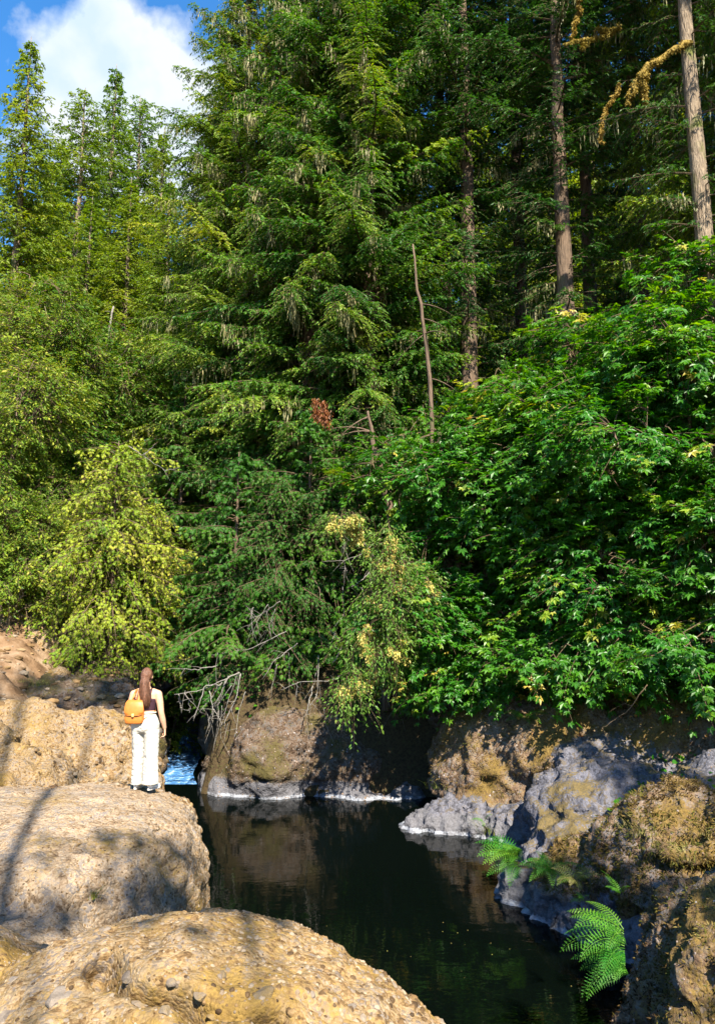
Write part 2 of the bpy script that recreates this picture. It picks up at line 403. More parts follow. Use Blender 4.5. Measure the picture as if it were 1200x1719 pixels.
M['rock_sand'] = rock_mat('pale_conglomerate', [(0.05, 0.030, 0.016), (0.145, 0.098, 0.060), (0.23, 0.165, 0.108), (0.30, 0.23, 0.16), (0.17, 0.145, 0.13)], (0.14, 0.085, 0.025), (0.25, 0.165, 0.05), 0.30, 11.0, False, 0.2)
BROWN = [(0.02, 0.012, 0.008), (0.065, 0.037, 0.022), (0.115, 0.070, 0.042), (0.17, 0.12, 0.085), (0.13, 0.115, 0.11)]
M['rock_brown'] = rock_mat('brown_mossy_conglomerate', BROWN, (0.065, 0.040, 0.010), (0.15, 0.096, 0.020), 0.55, 10.0, True, 0.35)
M['rock_shade'] = rock_mat('shade_toned_conglomerate', [tuple(x * .62 for x in c) for c in BROWN], (0.032, 0.028, 0.008), (0.075, 0.058, 0.013), 0.40, 9.0, True, 0.35)  # brown palette darkened: shade put into the rock colour
M['rock_grey'] = rock_mat('scoured_grey_rock', [(0.020, 0.019, 0.024), (0.040, 0.039, 0.049), (0.068, 0.068, 0.086), (0.115, 0.115, 0.145), (0.08, 0.066, 0.055)], (0.06, 0.045, 0.016), (0.12, 0.085, 0.03), 0.08, 6.0, True, 0.4, upmoss=True)
M['stone'] = rock_mat('grey_cobble', [(0.05, 0.038, 0.03), (0.09, 0.072, 0.06), (0.13, 0.105, 0.085), (0.17, 0.14, 0.115)], (0.12, 0.08, 0.035), (0.17, 0.12, 0.055), 0.35, 5.0, False, 0.3, 0.012)
PEB = leaf_mat('pebble_mix', [(0.035, 0.02, 0.009), (0.115, 0.068, 0.028), (0.18, 0.115, 0.052), (0.13, 0.105, 0.085), (0.24, 0.185, 0.125)], 0.0, spec=0.3, rough=0.75, hue=0)
PEBD = leaf_mat('dark_pebble_mix', [(0.03, 0.022, 0.016), (0.10, 0.065, 0.04), (0.17, 0.12, 0.09), (0.20, 0.19, 0.20)], 0.0, spec=0.3, rough=0.7, hue=0)

# ground material
mG, t, b, out = new_mat('earth'); M['ground'] = mG
gm = N(t, 'ShaderNodeNewGeometry'); at = N(t, 'ShaderNodeAttribute', attribute_name='sand')
n1 = N(t, 'ShaderNodeTexNoise', i_Scale=1.3, i_Detail=8.0, i_Roughness=0.65); L(t, gm, 'Position', n1, 'Vector')
n2 = N(t, 'ShaderNodeTexNoise', i_Scale=14.0, i_Detail=6.0, i_Roughness=0.7); L(t, gm, 'Position', n2, 'Vector')
ra = ramp(t, [(0.32, (0.06, 0.032, 0.015)), (0.48, (0.17, 0.105, 0.06)), (0.66, (0.28, 0.20, 0.135))]); L(t, n1, 0, ra, 0)
rb = ramp(t, [(0.3, (0.022, 0.016, 0.010)), (0.55, (0.06, 0.042, 0.022)), (0.7, (0.05, 0.06, 0.018))]); L(t, n2, 0, rb, 0)
af = N(t, 'ShaderNodeMath', operation='MULTIPLY_ADD'); L(t, n2, 0, af, 0); af.inputs[1].default_value = 0.6; L(t, at, 'Fac', af, 2)
rf = ramp(t, [(0.70, g(0)), (0.85, g(1))]); L(t, af, 0, rf, 0)
mi = N(t, 'ShaderNodeMix', data_type='RGBA'); L(t, rf, 0, mi, 0); L(t, rb, 0, mi, 6); L(t, ra, 0, mi, 7); t.links.new(mi.outputs[2], b.inputs['Base Color'])
b.inputs['Roughness'].default_value = 0.95; b.inputs['Specular IOR Level'].default_value = 0.1
bp = N(t, 'ShaderNodeBump', i_Strength=0.8, i_Distance=0.06); L(t, n2, 0, bp, 'Height'); L(t, bp, 0, b, 'Normal')

# water
mW, t, b, out = new_mat('creek_water'); M['water'] = mW
gm = N(t, 'ShaderNodeNewGeometry')
b.inputs['Base Color'].default_value = (0.001, 0.002, 0.0015, 1); b.inputs['Roughness'].default_value = 0.02; b.inputs['IOR'].default_value = 1.33; b.inputs['Specular IOR Level'].default_value = 0.32
mp = N(t, 'ShaderNodeMapping'); mp.inputs['Scale'].default_value = (0.7, 1.6, 1); L(t, gm, 'Position', mp, 0)
n1 = N(t, 'ShaderNodeTexNoise', i_Scale=1.6, i_Detail=4.0, i_Roughness=0.55); L(t, mp, 0, n1, 'Vector')
bp = N(t, 'ShaderNodeBump', i_Strength=0.07, i_Distance=0.08); L(t, n1, 0, bp, 'Height'); L(t, bp, 0, b, 'Normal')
mW2, t, b, out = new_mat('rapid_water'); M['rapid'] = mW2
gm = N(t, 'ShaderNodeNewGeometry')
n1 = N(t, 'ShaderNodeTexNoise', i_Scale=5.0, i_Detail=6.0, i_Roughness=0.65); L(t, gm, 'Position', n1, 'Vector')
r = ramp(t, [(0.35, (0.03, 0.12, 0.32)), (0.55, (0.10, 0.26, 0.55)), (0.68, (0.55, 0.68, 0.85))]); L(t, n1, 0, r, 0); L(t, r, 0, b, 'Base Color')  # blue is sky reflection put into the colour, pale patches are foam
b.inputs['Roughness'].default_value = 0.12
bp = N(t, 'ShaderNodeBump', i_Strength=0.8, i_Distance=0.10); L(t, n1, 0, bp, 'Height'); L(t, bp, 0, b, 'Normal')

# ------------------------------------------------------------------ terrain
LEFT = [(1.2, -400), (1.2, 2), (0.6, 4), (-0.5, 6), (-1.3, 8), (-1.9, 9.5), (-3.2, 12.5), (-4.4, 16.5), (-5.6, 20.5), (-6.4, 24), (-7.0, 29), (-7.6, 33)]
RIGHT = [(-5.6, 33), (-5.6, 28), (-5.2, 24), (-4.6, 21.0), (-0.6, 20.6), (1.8, 20.6), (2.2, 19.0), (3.6, 17.2), (4.0, 15.5), (2.7, 13.8), (3.1, 12.4), (4.0, 11.4), (3.6, 9.5), (3.0, 8.0), (2.9, 3), (2.9, -400)]
POLY = np.array(LEFT + RIGHT)


def sdist(x, y):
    p = np.stack([x, y], -1); d = np.full(len(x), 1e9); ins = np.zeros(len(x), bool); n = len(POLY)
    for i in range(n):
        a = POLY[i]; b_ = POLY[(i + 1) % n]; e = b_ - a; w = p - a
        tt = np.clip((w @ e) / (e @ e), 0, 1); dd = np.linalg.norm(w - tt[:, None] * e, axis=1); d = np.minimum(d, dd)
        c = (a[1] > y) != (b_[1] > y)
        xi = a[0] + (y - a[1]) / (b_[1] - a[1] if b_[1] != a[1] else 1e-9) * e[0]
        ins ^= c & (x < xi)
    return np.where(ins, -d, d)


def sm(a, b_, x): t_ = np.clip((x - a) / (b_ - a), 0, 1); return t_ * t_ * (3 - 2 * t_)


def left_edge(y): return np.interp(y, [q[1] for q in LEFT], [q[0] for q in LEFT])


def height(x, y):
    x = np.asarray(x, float); y = np.asarray(y, float); d = sdist(x, y)
    left = x < left_edge(y) + 0.6
    left &= (y < 33) | (x < -6.6)
    bl = 1.5 - 0.7 * sm(6, 8, y) * (1 - sm(15, 19, y)) + 0.9 * sm(19, 27, y) + 0.135 * (np.clip(y, 6, 34) - 8) + 0.05 * np.clip(d, 0, 30) + 0.9 * (1 - sm(2, 7, y)) + sm(24, 34, y) * 0.6
    br = 0.3 + 0.8 * sm(17.5, 20, y) + 0.11 * (np.clip(y, 6, 40) - 8) + 0.26 * np.clip(d - .8, 0, 8) + 0.5 * sm(16, 20, y)
    base = np.where(left, bl, br)
    p = np.stack([x, y, np.zeros_like(x)], -1)
    n = vnoise(p, 3.0, 4) * 0.35 + vnoise(p + 50, 0.6, 3) * 0.10
    far = sm(34, 90, np.hypot(x, y)) * 3.0 * (vnoise(p, 40, 2) + 0.3)
    rise = np.where(left & (y > 15), 0.35 * sm(-.15, 1.5, d) + .65 * sm(-.1, 4.0, d), sm(-0.15, 1.5, d))
    return -1.3 + (base + 1.3) * rise + n * rise + far


def axis_pts(lo, hi, step, far):
    core = np.arange(lo, hi + 1e-6, step); out = [hi]; s = step
    while out[-1] < far: s *= 1.16; out.append(out[-1] + s)
    neg = [lo]; s = step
    while neg[-1] > -far: s *= 1.16; neg.append(neg[-1] - s)
    return np.array(sorted(set(neg[1:] + list(core) + out[1:])))


xs = axis_pts(-18, 12, 0.14, 900); ys = axis_pts(1, 36, 0.14, 900)
X, Y_ = np.meshgrid(xs, ys); xf, yf = X.ravel(), Y_.ravel(); zf = height(xf, yf)
# rough ledges and ruts on the sandy left bank
pp = np.stack([xf, yf, 0 * xf], -1)
leftm = (xf < left_edge(yf) - 0.5) & (yf > 8) & (yf < 34)
led = vnoise(np.stack([xf * 0.5, yf * 1.6, 0 * xf], -1), 1.6, 4)
rid = 1 - 2 * np.abs(vnoise(np.stack([xf * .6, yf * 1.2, 0 * xf], -1) + 4, 1.1, 4))
zf = zf + np.where(leftm, 0.22 * sm(-0.1, 0.15, led) + 0.20 * rid + .10 * vnoise(pp, .35, 2), 0)
nx, ny = len(xs), len(ys)
i = np.arange(ny - 1)[:, None] * nx + np.arange(nx - 1)[None]
q = np.stack([i, i + 1, i + nx + 1, i + nx], -1).reshape(-1, 4)
G = Geo(); G.add(np.stack([xf, yf, zf], -1), q)
ground = G.build('ground', M['ground'], smooth=True); tag(ground, kind='structure')
sa = ground.data.attributes.new('sand', 'FLOAT', 'POINT')
sand = ((xf < left_edge(yf) + 1) * (1 - sm(26, 31, yf + 0.25 * (xf + 10))) * 0.75)
sa.data.foreach_set('value', sand.astype(np.float32))
GX, GY, GZ = xs, ys, zf.reshape(ny, nx)


def gz(x, y): return float(height(np.array([x]), np.array([y]))[0])


# creek
G = Geo(); xw = np.linspace(-9, 9, 40); yw = np.linspace(-40, 33, 90)
A, B_ = np.meshgrid(xw, yw); i = np.arange(len(yw) - 1)[:, None] * len(xw) + np.arange(len(xw) - 1)[None]
# ------------------------------------------------------------------ the sheet ends under the banks
G.add(np.stack([A.ravel(), B_.ravel(), 0 * A.ravel()], -1), np.stack([i, i + 1, i + len(xw) + 1, i + len(xw)], -1).reshape(-1, 4))
tag(G.build('water', M['water'], smooth=True), kind='structure')


# ------------------------------------------------------------------ rocks
def surf(me, n, keep=None, seed=1):
    """n random points on a mesh with their normals"""
    r_ = np.random.default_rng(seed); me.calc_loop_triangles()
    t_ = np.empty(len(me.loop_triangles) * 3, np.int32); me.loop_triangles.foreach_get('vertices', t_); t_ = t_.reshape(-1, 3)
    V = verts_of(me); a, b_, c = V[t_[:, 0]], V[t_[:, 1]], V[t_[:, 2]]
    cr = np.cross(b_ - a, c - a); ar = np.linalg.norm(cr, axis=1); nn = cr / np.maximum(ar, 1e-12)[:, None]
    cen = (a + b_ + c) / 3; w = ar.copy()
    if keep is not None: w = w * keep(cen, nn)
    k = r_.choice(len(t_), n, p=w / w.sum()); u = r_.random(n); v = r_.random(n); fl = u + v > 1; u[fl] = 1 - u[fl]; v[fl] = 1 - v[fl]
    return a[k] + u[:, None] * (b_ - a)[k] + v[:, None] * (c - a)[k], nn[k]


def ico():
    p = (1 + 5 ** .5) / 2
    V = nrm(np.array([[-1, p, 0], [1, p, 0], [-1, -p, 0], [1, -p, 0], [0, -1, p], [0, 1, p], [0, -1, -p], [0, 1, -p], [p, 0, -1], [p, 0, 1], [-p, 0, -1], [-p, 0, 1]], float))
    Fi = [[0, 11, 5], [0, 5, 1], [0, 1, 7], [0, 7, 10], [0, 10, 11], [1, 5, 9], [5, 11, 4], [11, 10, 2], [10, 7, 6], [7, 1, 8], [3, 9, 4], [3, 4, 2], [3, 2, 6], [3, 6, 8], [3, 8, 9], [4, 9, 5], [2, 4, 11], [6, 2, 10], [8, 6, 7], [9, 8, 1]]
    V = [tuple(v) for v in V]; mid = {}; F2 = []
    def m(a, b_):
        k = tuple(sorted((a, b_)))
        if k not in mid: V.append(tuple(nrm(np.array(V[a]) + np.array(V[b_])))); mid[k] = len(V) - 1
        return mid[k]
    for a, b_, c in Fi:
        x, y, z = m(a, b_), m(b_, c), m(c, a); F2 += [[a, x, z], [b_, y, x], [c, z, y], [x, y, z]]
    return np.array(V), np.array(F2)


IV, IF = ico()


def pebbles(o, n, smin, smax, mat, keep=None, seed=1, name='pebble_cover', sink=0.45, zr=0.72, loc=(0, 0, 0)):
    r_ = np.random.default_rng(seed); p, nn = surf(o.data, n, keep, seed); G = Geo()
    s = smin * (smax / smin) ** (r_.random(n) ** 2.6)
    for k in range(6):
        m_ = np.arange(n) % 6 == k
        T = IV * (1 + 0.34 * vnoise(IV * 1.0 + k * 9.1, 0.7, 2))[:, None] * np.array([1.0, 1.2, zr])
        ax = r_.normal(size=(m_.sum(), 3)); ax = ax - (ax * nn[m_]).sum(1, keepdims=True) * nn[m_] * 0.75
        stamp(G, T, IF, p[m_] - nn[m_] * (s[m_] * 0.72 * sink)[:, None], ax, nn[m_], s[m_], np.clip(r_.random(m_.sum()), 0, 1))
    c = G.build(name, mat, o, smooth=False); c['kind'] = 'stuff'
    return c


NEED = ([[-0.5, 0.0, 0], [0.0, -0.1, 0.04], [0.5, 0.35, 0], [0, 1, 0.0]], [[1, 2, 3, 0]])
DIA = (np.array([[0, 0, 0], [-0.5, 0.45, 0.03], [0, 1, -0.05], [0.5, 0.45, 0.03]]), np.array([[0, 3, 2, 1]]))


def moss(o, n, smin, smax, mat, keep=None, seed=2, name='moss_tufts', tint=None, wid=0.22, flop=1.0):
    r_ = np.random.default_rng(seed); p, nn = surf(o.data, n, keep, seed); G = Geo()
    ax = nn * 0.6 + r_.normal(size=(n, 3)) * 0.55 * flop + np.array([0, 0, -0.25]); s = r_.uniform(smin, smax, n)
    cl = np.clip(0.5 + 0.9 * vnoise(p, 0.7, 3) + r_.normal(size=n) * 0.16, 0, 1) if tint is None else np.clip(tint + r_.normal(size=n) * 0.15, 0, 1)
    stamp(G, DIA[0], DIA[1], p - nn * 0.01, ax, r_.normal(size=(n, 3)), s, cl, wid=s * wid)
    c = G.build(name, mat, o); c['kind'] = 'stuff'
    return c


def rock(name, label, blobs, mat, voxel=0.06, disp=((1.1, 0.35), (0.35, 0.14), (0.1, 0.05)), after=None, cat='rock', group=None, blocks=((.75, .10, .05), (.22, .035, .02))):
    G = Geo()
    for b_ in blobs:
        c, r_ = b_[0], b_[1]; rz = b_[2] if len(b_) > 2 else 0; rx = b_[3] if len(b_) > 3 else 0
        ellip(G, c, r_, 28, 18, Matrix.Rotation(R(rz), 3, 'Z') @ Matrix.Rotation(R(rx), 3, 'X'))
    o = G.build(name, mat)
    mods = [('REMESH', dict(mode='VOXEL', voxel_size=voxel))]
    me = baked(o, mods); 
    for sc_, am in disp:
        V = verts_of(me); nn = normals_of(me)
        d = vnoise(V + 13.7 * sc_, sc_, 2)
        if sc_ < 0.5: d = 1 - 2 * np.abs(d) if sc_ > 0.2 else d
        V = V + nn * (d * am)[:, None]
        me.vertices.foreach_set('co', V.ravel().astype(np.float32)); me.update()
    for sc_, step, groove in blocks:
        V = verts_of(me); nn = normals_of(me); W = V * np.array([1, 1, 1.7]) + (np.stack([vnoise(V + k * 9, .4, 2) for k in range(3)], -1)) * .25 * sc_
        d1, d2, idr = worley(W, sc_, len(name) + len(label)); wv_ = sc_ * .09
        V = V + nn * ((idr - .5) * step * np.clip((d2 - d1) * 5, 0, 1) - groove * np.exp(-(d2 - d1) * sc_ / wv_))[:, None]
        me.vertices.foreach_set('co', V.ravel().astype(np.float32)); me.update()
    if after is not None:
        V = after(verts_of(me), normals_of(me)); me.vertices.foreach_set('co', V.ravel().astype(np.float32)); me.update()
    me.materials.clear(); me.materials.append(mat)
    me.polygons.foreach_set('use_smooth', np.full(len(me.polygons), True)); me.update()
    tag(o, label, cat, group)
    return o


def crevice(line, w, depth):
    line = np.array(line)
    def f(V, nn):
        d = np.full(len(V), 9.0)
        wob = vnoise(V, 0.15, 3) * 0.13
        for a, b_ in zip(line[:-1], line[1:]):
            e = b_ - a; t_ = np.clip(((V - a) @ e) / (e @ e), 0, 1); d = np.minimum(d, np.linalg.norm((V - a - t_[:, None] * e) * np.array([1, 1, 1.15]), axis=1))
        d = np.maximum(0, d + wob * 0.8)
        V = V.copy(); V += np.array([-.25, .50, -.70]) * np.where((nn[:, 2] > -0.3) & (V[:, 2] > .8), depth * np.exp(-(d / w) ** 2), 0)[:, None]
        return V
    return f


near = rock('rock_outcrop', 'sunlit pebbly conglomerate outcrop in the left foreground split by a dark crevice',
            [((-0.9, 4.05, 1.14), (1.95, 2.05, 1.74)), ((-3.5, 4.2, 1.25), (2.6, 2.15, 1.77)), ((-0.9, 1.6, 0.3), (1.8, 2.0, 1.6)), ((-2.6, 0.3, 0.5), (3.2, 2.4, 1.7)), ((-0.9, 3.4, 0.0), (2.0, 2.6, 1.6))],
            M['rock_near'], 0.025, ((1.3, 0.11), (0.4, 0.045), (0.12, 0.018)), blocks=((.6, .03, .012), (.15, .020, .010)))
from mathutils.bvhtree import BVHTree
_b = BVHTree.FromPolygons(verts_of(near.data).tolist(), [list(p.vertices) for p in near.data.polygons])
cv = []
for px, py in [(165, 1600), (190, 1625), (215, 1648), (255, 1655), (300, 1668), (335, 1690), (385, 1700), (450, 1712)]:
    h_ = _b.ray_cast(Vector((0, 0, CAMZ)), Vector(ray(px, py)).normalized())[0]; cv.append(list(h_))
V = crevice(cv, 0.05, 0.42)(verts_of(near.data), normals_of(near.data)); near.data.vertices.foreach_set('co', V.ravel().astype(np.float32)); near.data.update()
up = lambda c, n: ((n[:, 2] > 0.0) & (c[:, 1] > 2.7) & (c[:, 2] > 1.3) & (c[:, 0] > -3.6)).astype(float)
pebbles(near, 15000, 0.004, 0.022, PEB, up, 3, sink=.5, zr=.85)
pebbles(near, 3600, 0.010, 0.034, PEB, up, 13, sink=.68, zr=.9, name='cobble_cover')

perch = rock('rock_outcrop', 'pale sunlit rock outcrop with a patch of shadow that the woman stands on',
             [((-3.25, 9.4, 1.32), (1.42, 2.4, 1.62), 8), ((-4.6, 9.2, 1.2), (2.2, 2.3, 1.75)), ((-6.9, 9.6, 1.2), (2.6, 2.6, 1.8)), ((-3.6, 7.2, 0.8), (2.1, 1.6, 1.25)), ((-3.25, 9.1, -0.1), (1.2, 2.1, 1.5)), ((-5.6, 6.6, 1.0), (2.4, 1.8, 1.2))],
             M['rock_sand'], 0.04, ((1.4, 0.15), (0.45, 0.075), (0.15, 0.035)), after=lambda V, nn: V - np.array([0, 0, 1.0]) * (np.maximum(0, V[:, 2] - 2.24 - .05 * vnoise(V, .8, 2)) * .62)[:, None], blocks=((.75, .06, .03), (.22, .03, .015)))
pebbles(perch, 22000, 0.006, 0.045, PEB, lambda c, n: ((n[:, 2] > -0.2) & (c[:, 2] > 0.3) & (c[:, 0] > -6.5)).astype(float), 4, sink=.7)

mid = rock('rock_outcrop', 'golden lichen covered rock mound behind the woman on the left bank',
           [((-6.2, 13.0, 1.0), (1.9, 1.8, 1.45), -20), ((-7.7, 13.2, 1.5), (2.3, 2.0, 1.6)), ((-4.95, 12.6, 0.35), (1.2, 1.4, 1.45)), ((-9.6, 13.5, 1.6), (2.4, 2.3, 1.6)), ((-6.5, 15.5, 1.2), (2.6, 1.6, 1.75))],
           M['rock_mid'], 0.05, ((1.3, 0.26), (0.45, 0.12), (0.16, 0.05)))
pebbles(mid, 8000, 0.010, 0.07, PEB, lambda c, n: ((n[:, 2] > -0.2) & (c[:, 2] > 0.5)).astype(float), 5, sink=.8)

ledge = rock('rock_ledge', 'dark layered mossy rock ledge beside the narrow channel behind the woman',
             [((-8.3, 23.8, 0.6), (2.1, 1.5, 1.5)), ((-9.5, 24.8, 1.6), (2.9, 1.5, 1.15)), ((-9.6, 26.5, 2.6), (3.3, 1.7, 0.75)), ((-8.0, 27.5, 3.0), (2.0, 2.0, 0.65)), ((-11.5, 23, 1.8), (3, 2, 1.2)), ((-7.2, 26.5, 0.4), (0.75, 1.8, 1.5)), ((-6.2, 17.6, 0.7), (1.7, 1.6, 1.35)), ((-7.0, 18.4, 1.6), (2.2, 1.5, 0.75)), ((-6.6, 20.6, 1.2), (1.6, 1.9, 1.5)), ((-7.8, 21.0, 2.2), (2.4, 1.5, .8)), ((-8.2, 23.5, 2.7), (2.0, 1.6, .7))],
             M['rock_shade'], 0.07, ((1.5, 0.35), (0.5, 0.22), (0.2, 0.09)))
moss(ledge, 26000, 0.03, 0.10, M['moss'], lambda c, n: ((n[:, 2] > 0.2) & (c[:, 2] > 0.5)).astype(float), 6)
back = rock('rock_ledge', 'black rock wall at the head of the creek behind the small waterfall',
            [((-5.2, 31.5, 1.2), (2.6, 1.6, 2.0)), ((-3.6, 27.5, 1.0), (1.7, 4.0, 1.9)), ((-8.6, 31.5, 1.8), (2.2, 1.5, 1.8))],
            M['rock_shade'], 0.1, ((1.5, 0.35), (0.5, 0.2)))

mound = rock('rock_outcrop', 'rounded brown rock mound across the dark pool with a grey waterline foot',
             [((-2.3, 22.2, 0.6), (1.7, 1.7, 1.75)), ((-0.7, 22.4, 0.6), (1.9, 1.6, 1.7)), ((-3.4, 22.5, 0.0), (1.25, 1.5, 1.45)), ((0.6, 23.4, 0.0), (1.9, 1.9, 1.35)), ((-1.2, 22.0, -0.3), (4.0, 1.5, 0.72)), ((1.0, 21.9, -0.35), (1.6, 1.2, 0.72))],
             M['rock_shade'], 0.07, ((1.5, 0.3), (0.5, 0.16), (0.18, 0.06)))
moss(mound, 6000, 0.03, 0.09, M['moss'], lambda c, n: ((c[:, 2] > 0.6)).astype(float), 7)
pebbles(mound, 1200, 0.02, 0.09, PEBD, lambda c, n: (c[:, 2] > 0.0).astype(float), 7)

cliff = rock('rock_cliff', 'tall golden brown mossy cliff on the right bank with a scoured grey face',
             [((3.6, 19.4, 0.9), (1.7, 1.7, 2.0)), ((5.4, 18.6, 1.2), (2.2, 1.9, 2.0)), ((7.6, 17.6, 1.5), (2.3, 2.1, 2.0)), ((9.8, 16.5, 1.8), (2.5, 2.5, 2.2)), ((4.4, 18.6, 0.0), (2.3, 1.7, 1.6)), ((7.5, 20.5, 2.2), (4.5, 2.6, 1.4))],
             M['rock_brown'], 0.07, ((1.5, 0.3), (0.5, 0.16), (0.18, 0.06)))
moss(cliff, 42000, 0.03, 0.10, M['moss'], lambda c, n: ((c[:, 2] > 0.75) & ((c[:, 0] < 4.9) | (c[:, 2] > 2.2) | (c[:, 0] > 8.6))).astype(float), 8)
pebbles(cliff, 1500, 0.02, 0.09, PEBD, lambda c, n: (c[:, 2] > 0.2).astype(float), 8)
shelf = rock('rock_shelf', 'low pale grey rock shelf with a white waterline under the right cliff',
             [((2.9, 18.1, -0.15), (1.8, 0.9, 0.72)), ((1.75, 17.95, -0.2), (.9, 0.4, 0.45)), ((4.4, 17.2, -0.1), (1.6, 1.2, 0.95))],
             M['rock_grey'], 0.045, ((0.9, 0.15), (0.3, 0.15), (0.1, 0.06)))
scour = rock('rock_outcrop', 'smooth blue grey rock slope at the foot of the right cliff',
             [((5.6, 15.9, 0.5), (2.3, 1.6, 1.4)), ((7.8, 15.2, 0.7), (2.5, 1.7, 1.4)), ((4.1, 14.6, -0.1), (1.2, 1.5, 1.1)), ((6.0, 17.0, 0.9), (2.0, 1.2, 1.3)), ((6.2, 13.6, 0.1), (2.0, 1.6, 1.1))],
             M['rock_grey'], 0.06, ((1.3, 0.28), (0.4, 0.14), (0.12, 0.04)))
pebbles(scour, 900, 0.015, 0.10, PEBD, lambda c, n: (c[:, 2] > 0.1).astype(float), 9)
hump = rock('rock_outcrop', 'shaggy brown hummock of rock in the middle of the right bank under dry grass',
            [((4.9, 12.2, 0.65), (1.35, 1.3, 1.35)), ((6.4, 11.6, 0.8), (1.8, 1.5, 1.4)), ((3.9, 12.9, -0.05), (1.0, 1.0, 0.95)), ((4.0, 11.9, -0.4), (0.75, 0.7, 0.8))],
            M['rock_brown'], 0.045, ((1.0, 0.22), (0.35, 0.14), (0.11, 0.04)))
moss(hump, 52000, 0.025, 0.10, M['moss'], lambda c, n: ((c[:, 2] > 0.45) * (0.15 + (vnoise(c, 0.5, 2) > -0.15))).astype(float), 10)
pebbles(hump, 900, 0.015, 0.08, PEBD, lambda c, n: (c[:, 2] > 0.1).astype(float), 10)
foot = rock('rock_shelf', 'curving grey ledge with a white waterline at the foot of the right bank',
            [((3.15, 13.6, -0.1), (0.72, 0.55, 0.55)), ((3.5, 12.7, -0.1), (0.72, 0.7, 0.62)), ((3.95, 11.95, -0.1), (0.72, 0.75, 0.66)), ((4.5, 11.1, -0.1), (0.8, 0.85, 0.66)), ((3.8, 14.6, -0.2), (0.9, 1.1, 0.65))],
            M['rock_grey'], 0.035, ((0.8, 0.14), (0.3, 0.15), (0.1, 0.06)))
knob = rock('boulder', 'big rough brown boulder with rusty moss in the lower right corner',
            [((3.98, 7.9, 0.55), (1.25, 1.5, 1.42)), ((5.2, 8.6, 0.7), (1.6, 1.7, 1.42)), ((4.3, 7.3, 0.0), (1.25, 1.5, 1.1)), ((5.4, 6.8, 0.3), (1.6, 1.6, 1.5)), ((3.9, 6.6, -0.3), (0.9, 1.2, 0.8))],
            M['rock_brown'], 0.04, ((1.0, 0.2), (0.35, 0.14), (0.12, 0.06), (0.05, 0.02)), cat='boulder')
moss(knob, 60000, 0.015, 0.06, M['moss'], lambda c, n: ((c[:, 2] > 0.35) * (0.2 + (vnoise(c, 0.4, 2) > -0.1))).astype(float), 11, wid=0.3)
pebbles(knob, 3500, 0.012, 0.07, PEBD, lambda c, n: (c[:, 2] > 0.0).astype(float), 11)

# bluff under the maples on the right and a bank shoulder on the far left
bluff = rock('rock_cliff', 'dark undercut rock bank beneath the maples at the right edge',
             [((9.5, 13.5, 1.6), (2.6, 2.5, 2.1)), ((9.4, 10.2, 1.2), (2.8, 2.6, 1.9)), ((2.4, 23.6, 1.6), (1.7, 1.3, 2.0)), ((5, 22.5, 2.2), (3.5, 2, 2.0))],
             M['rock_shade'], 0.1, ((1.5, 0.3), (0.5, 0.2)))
moss(bluff, 16000, 0.04, 0.12, M['moss'], lambda c, n: (c[:, 2] > 0.9).astype(float), 12)


def small_stone(px, py, Y, s, label, seed, mat='stone', name='stone', flat=0.55, cat='stone', group=None, dz=0.0):
    c = P(px, py, Y); r_ = np.random.default_rng(seed)
    T, Fc = IV.copy(), IF
    G = Geo(); pts = nrm(r_.normal(size=(9, 3))); 
    V = []
    th = np.linspace(0, math.pi, 16); 
    G2 = Geo(); ellip(G2, (0, 0, 0), (1, 1, 1), 22, 14); V = np.concatenate(G2.v)
    # chip the ball with random planes to get an angular cobble
    for p_ in pts:
        d = r_.uniform(0.62, 0.85); k = V @ p_; V = V - np.maximum(0, k - d)[:, None] * p_
    V = V * np.array([1.0, r_.uniform(0.7, 0.9), flat]) * s * (1 + 0.05 * vnoise(V * 3 + seed, 0.6, 3))[:, None]
    rz = r_.uniform(0, 6.28); V = V @ np.array(Matrix.Rotation(rz, 3, 'Z')).T
    G2.v = [V]; o = G2.build(name, M[mat], smooth=False, loc=tuple(c + np.array([0, 0, dz])))
    return tag(o, label, cat, group)


# ------------------------------------------------------------------ where a line of sight meets the rocks or the ground
from mathutils.bvhtree import BVHTree
_V = []; _F = []; _k = 0
for o in [ground, near, perch, mid, ledge, back, mound, cliff, shelf, scour, hump, foot, knob, bluff]:
    me = o.data; v = verts_of(me)
    _V += v.tolist(); _F += [[i + _k for i in p.vertices] for p in me.polygons]; _k += len(v)
BV = BVHTree.FromPolygons(_V, _F); del _V, _F


def hit(px, py):
    r_ = BV.ray_cast(Vector((0, 0, CAMZ)), Vector(ray(px, py)).normalized())
    return (np.array(r_[0]), np.array(r_[1])) if r_[0] is not None else (P(px, py, 20), np.array([0, 0, 1.0]))


def drop(x, y, z=30):
    r_ = BV.ray_cast(Vector((x, y, z)), Vector((0, 0, -1)))
    return r_[0].z if r_[0] is not None else gz(x, y)


# ------------------------------------------------------------------ conifers
FROND = []
FRF = []
def _frond():
    v = []; f = []
    def d(bx, by, tx, ty, w, z):
        k = len(v); dx, dy = tx - bx, ty - by; l = math.hypot(dx, dy); nx_, ny_ = -dy / l * w, dx / l * w
        v.extend([[bx, by, 0], [bx + dx * .5 - nx_, by + dy * .5 - ny_, z * .3], [tx, ty, -z], [bx + dx * .5 + nx_, by + dy * .5 + ny_, z * .3]]); f.append([k, k + 1, k + 2, k + 3])
    d(0, 0, 0, 1, .09, .15)
    for a, b_, l in ((.12, .35, .5), (.35, .3, .42), (.58, .22, .3)):
        d(0, a, l * .62, a + b_, .075, .10); d(0, a, -l * .62, a + b_, .075, .10)
    return np.array(v), np.array(f)
FROND = _frond()


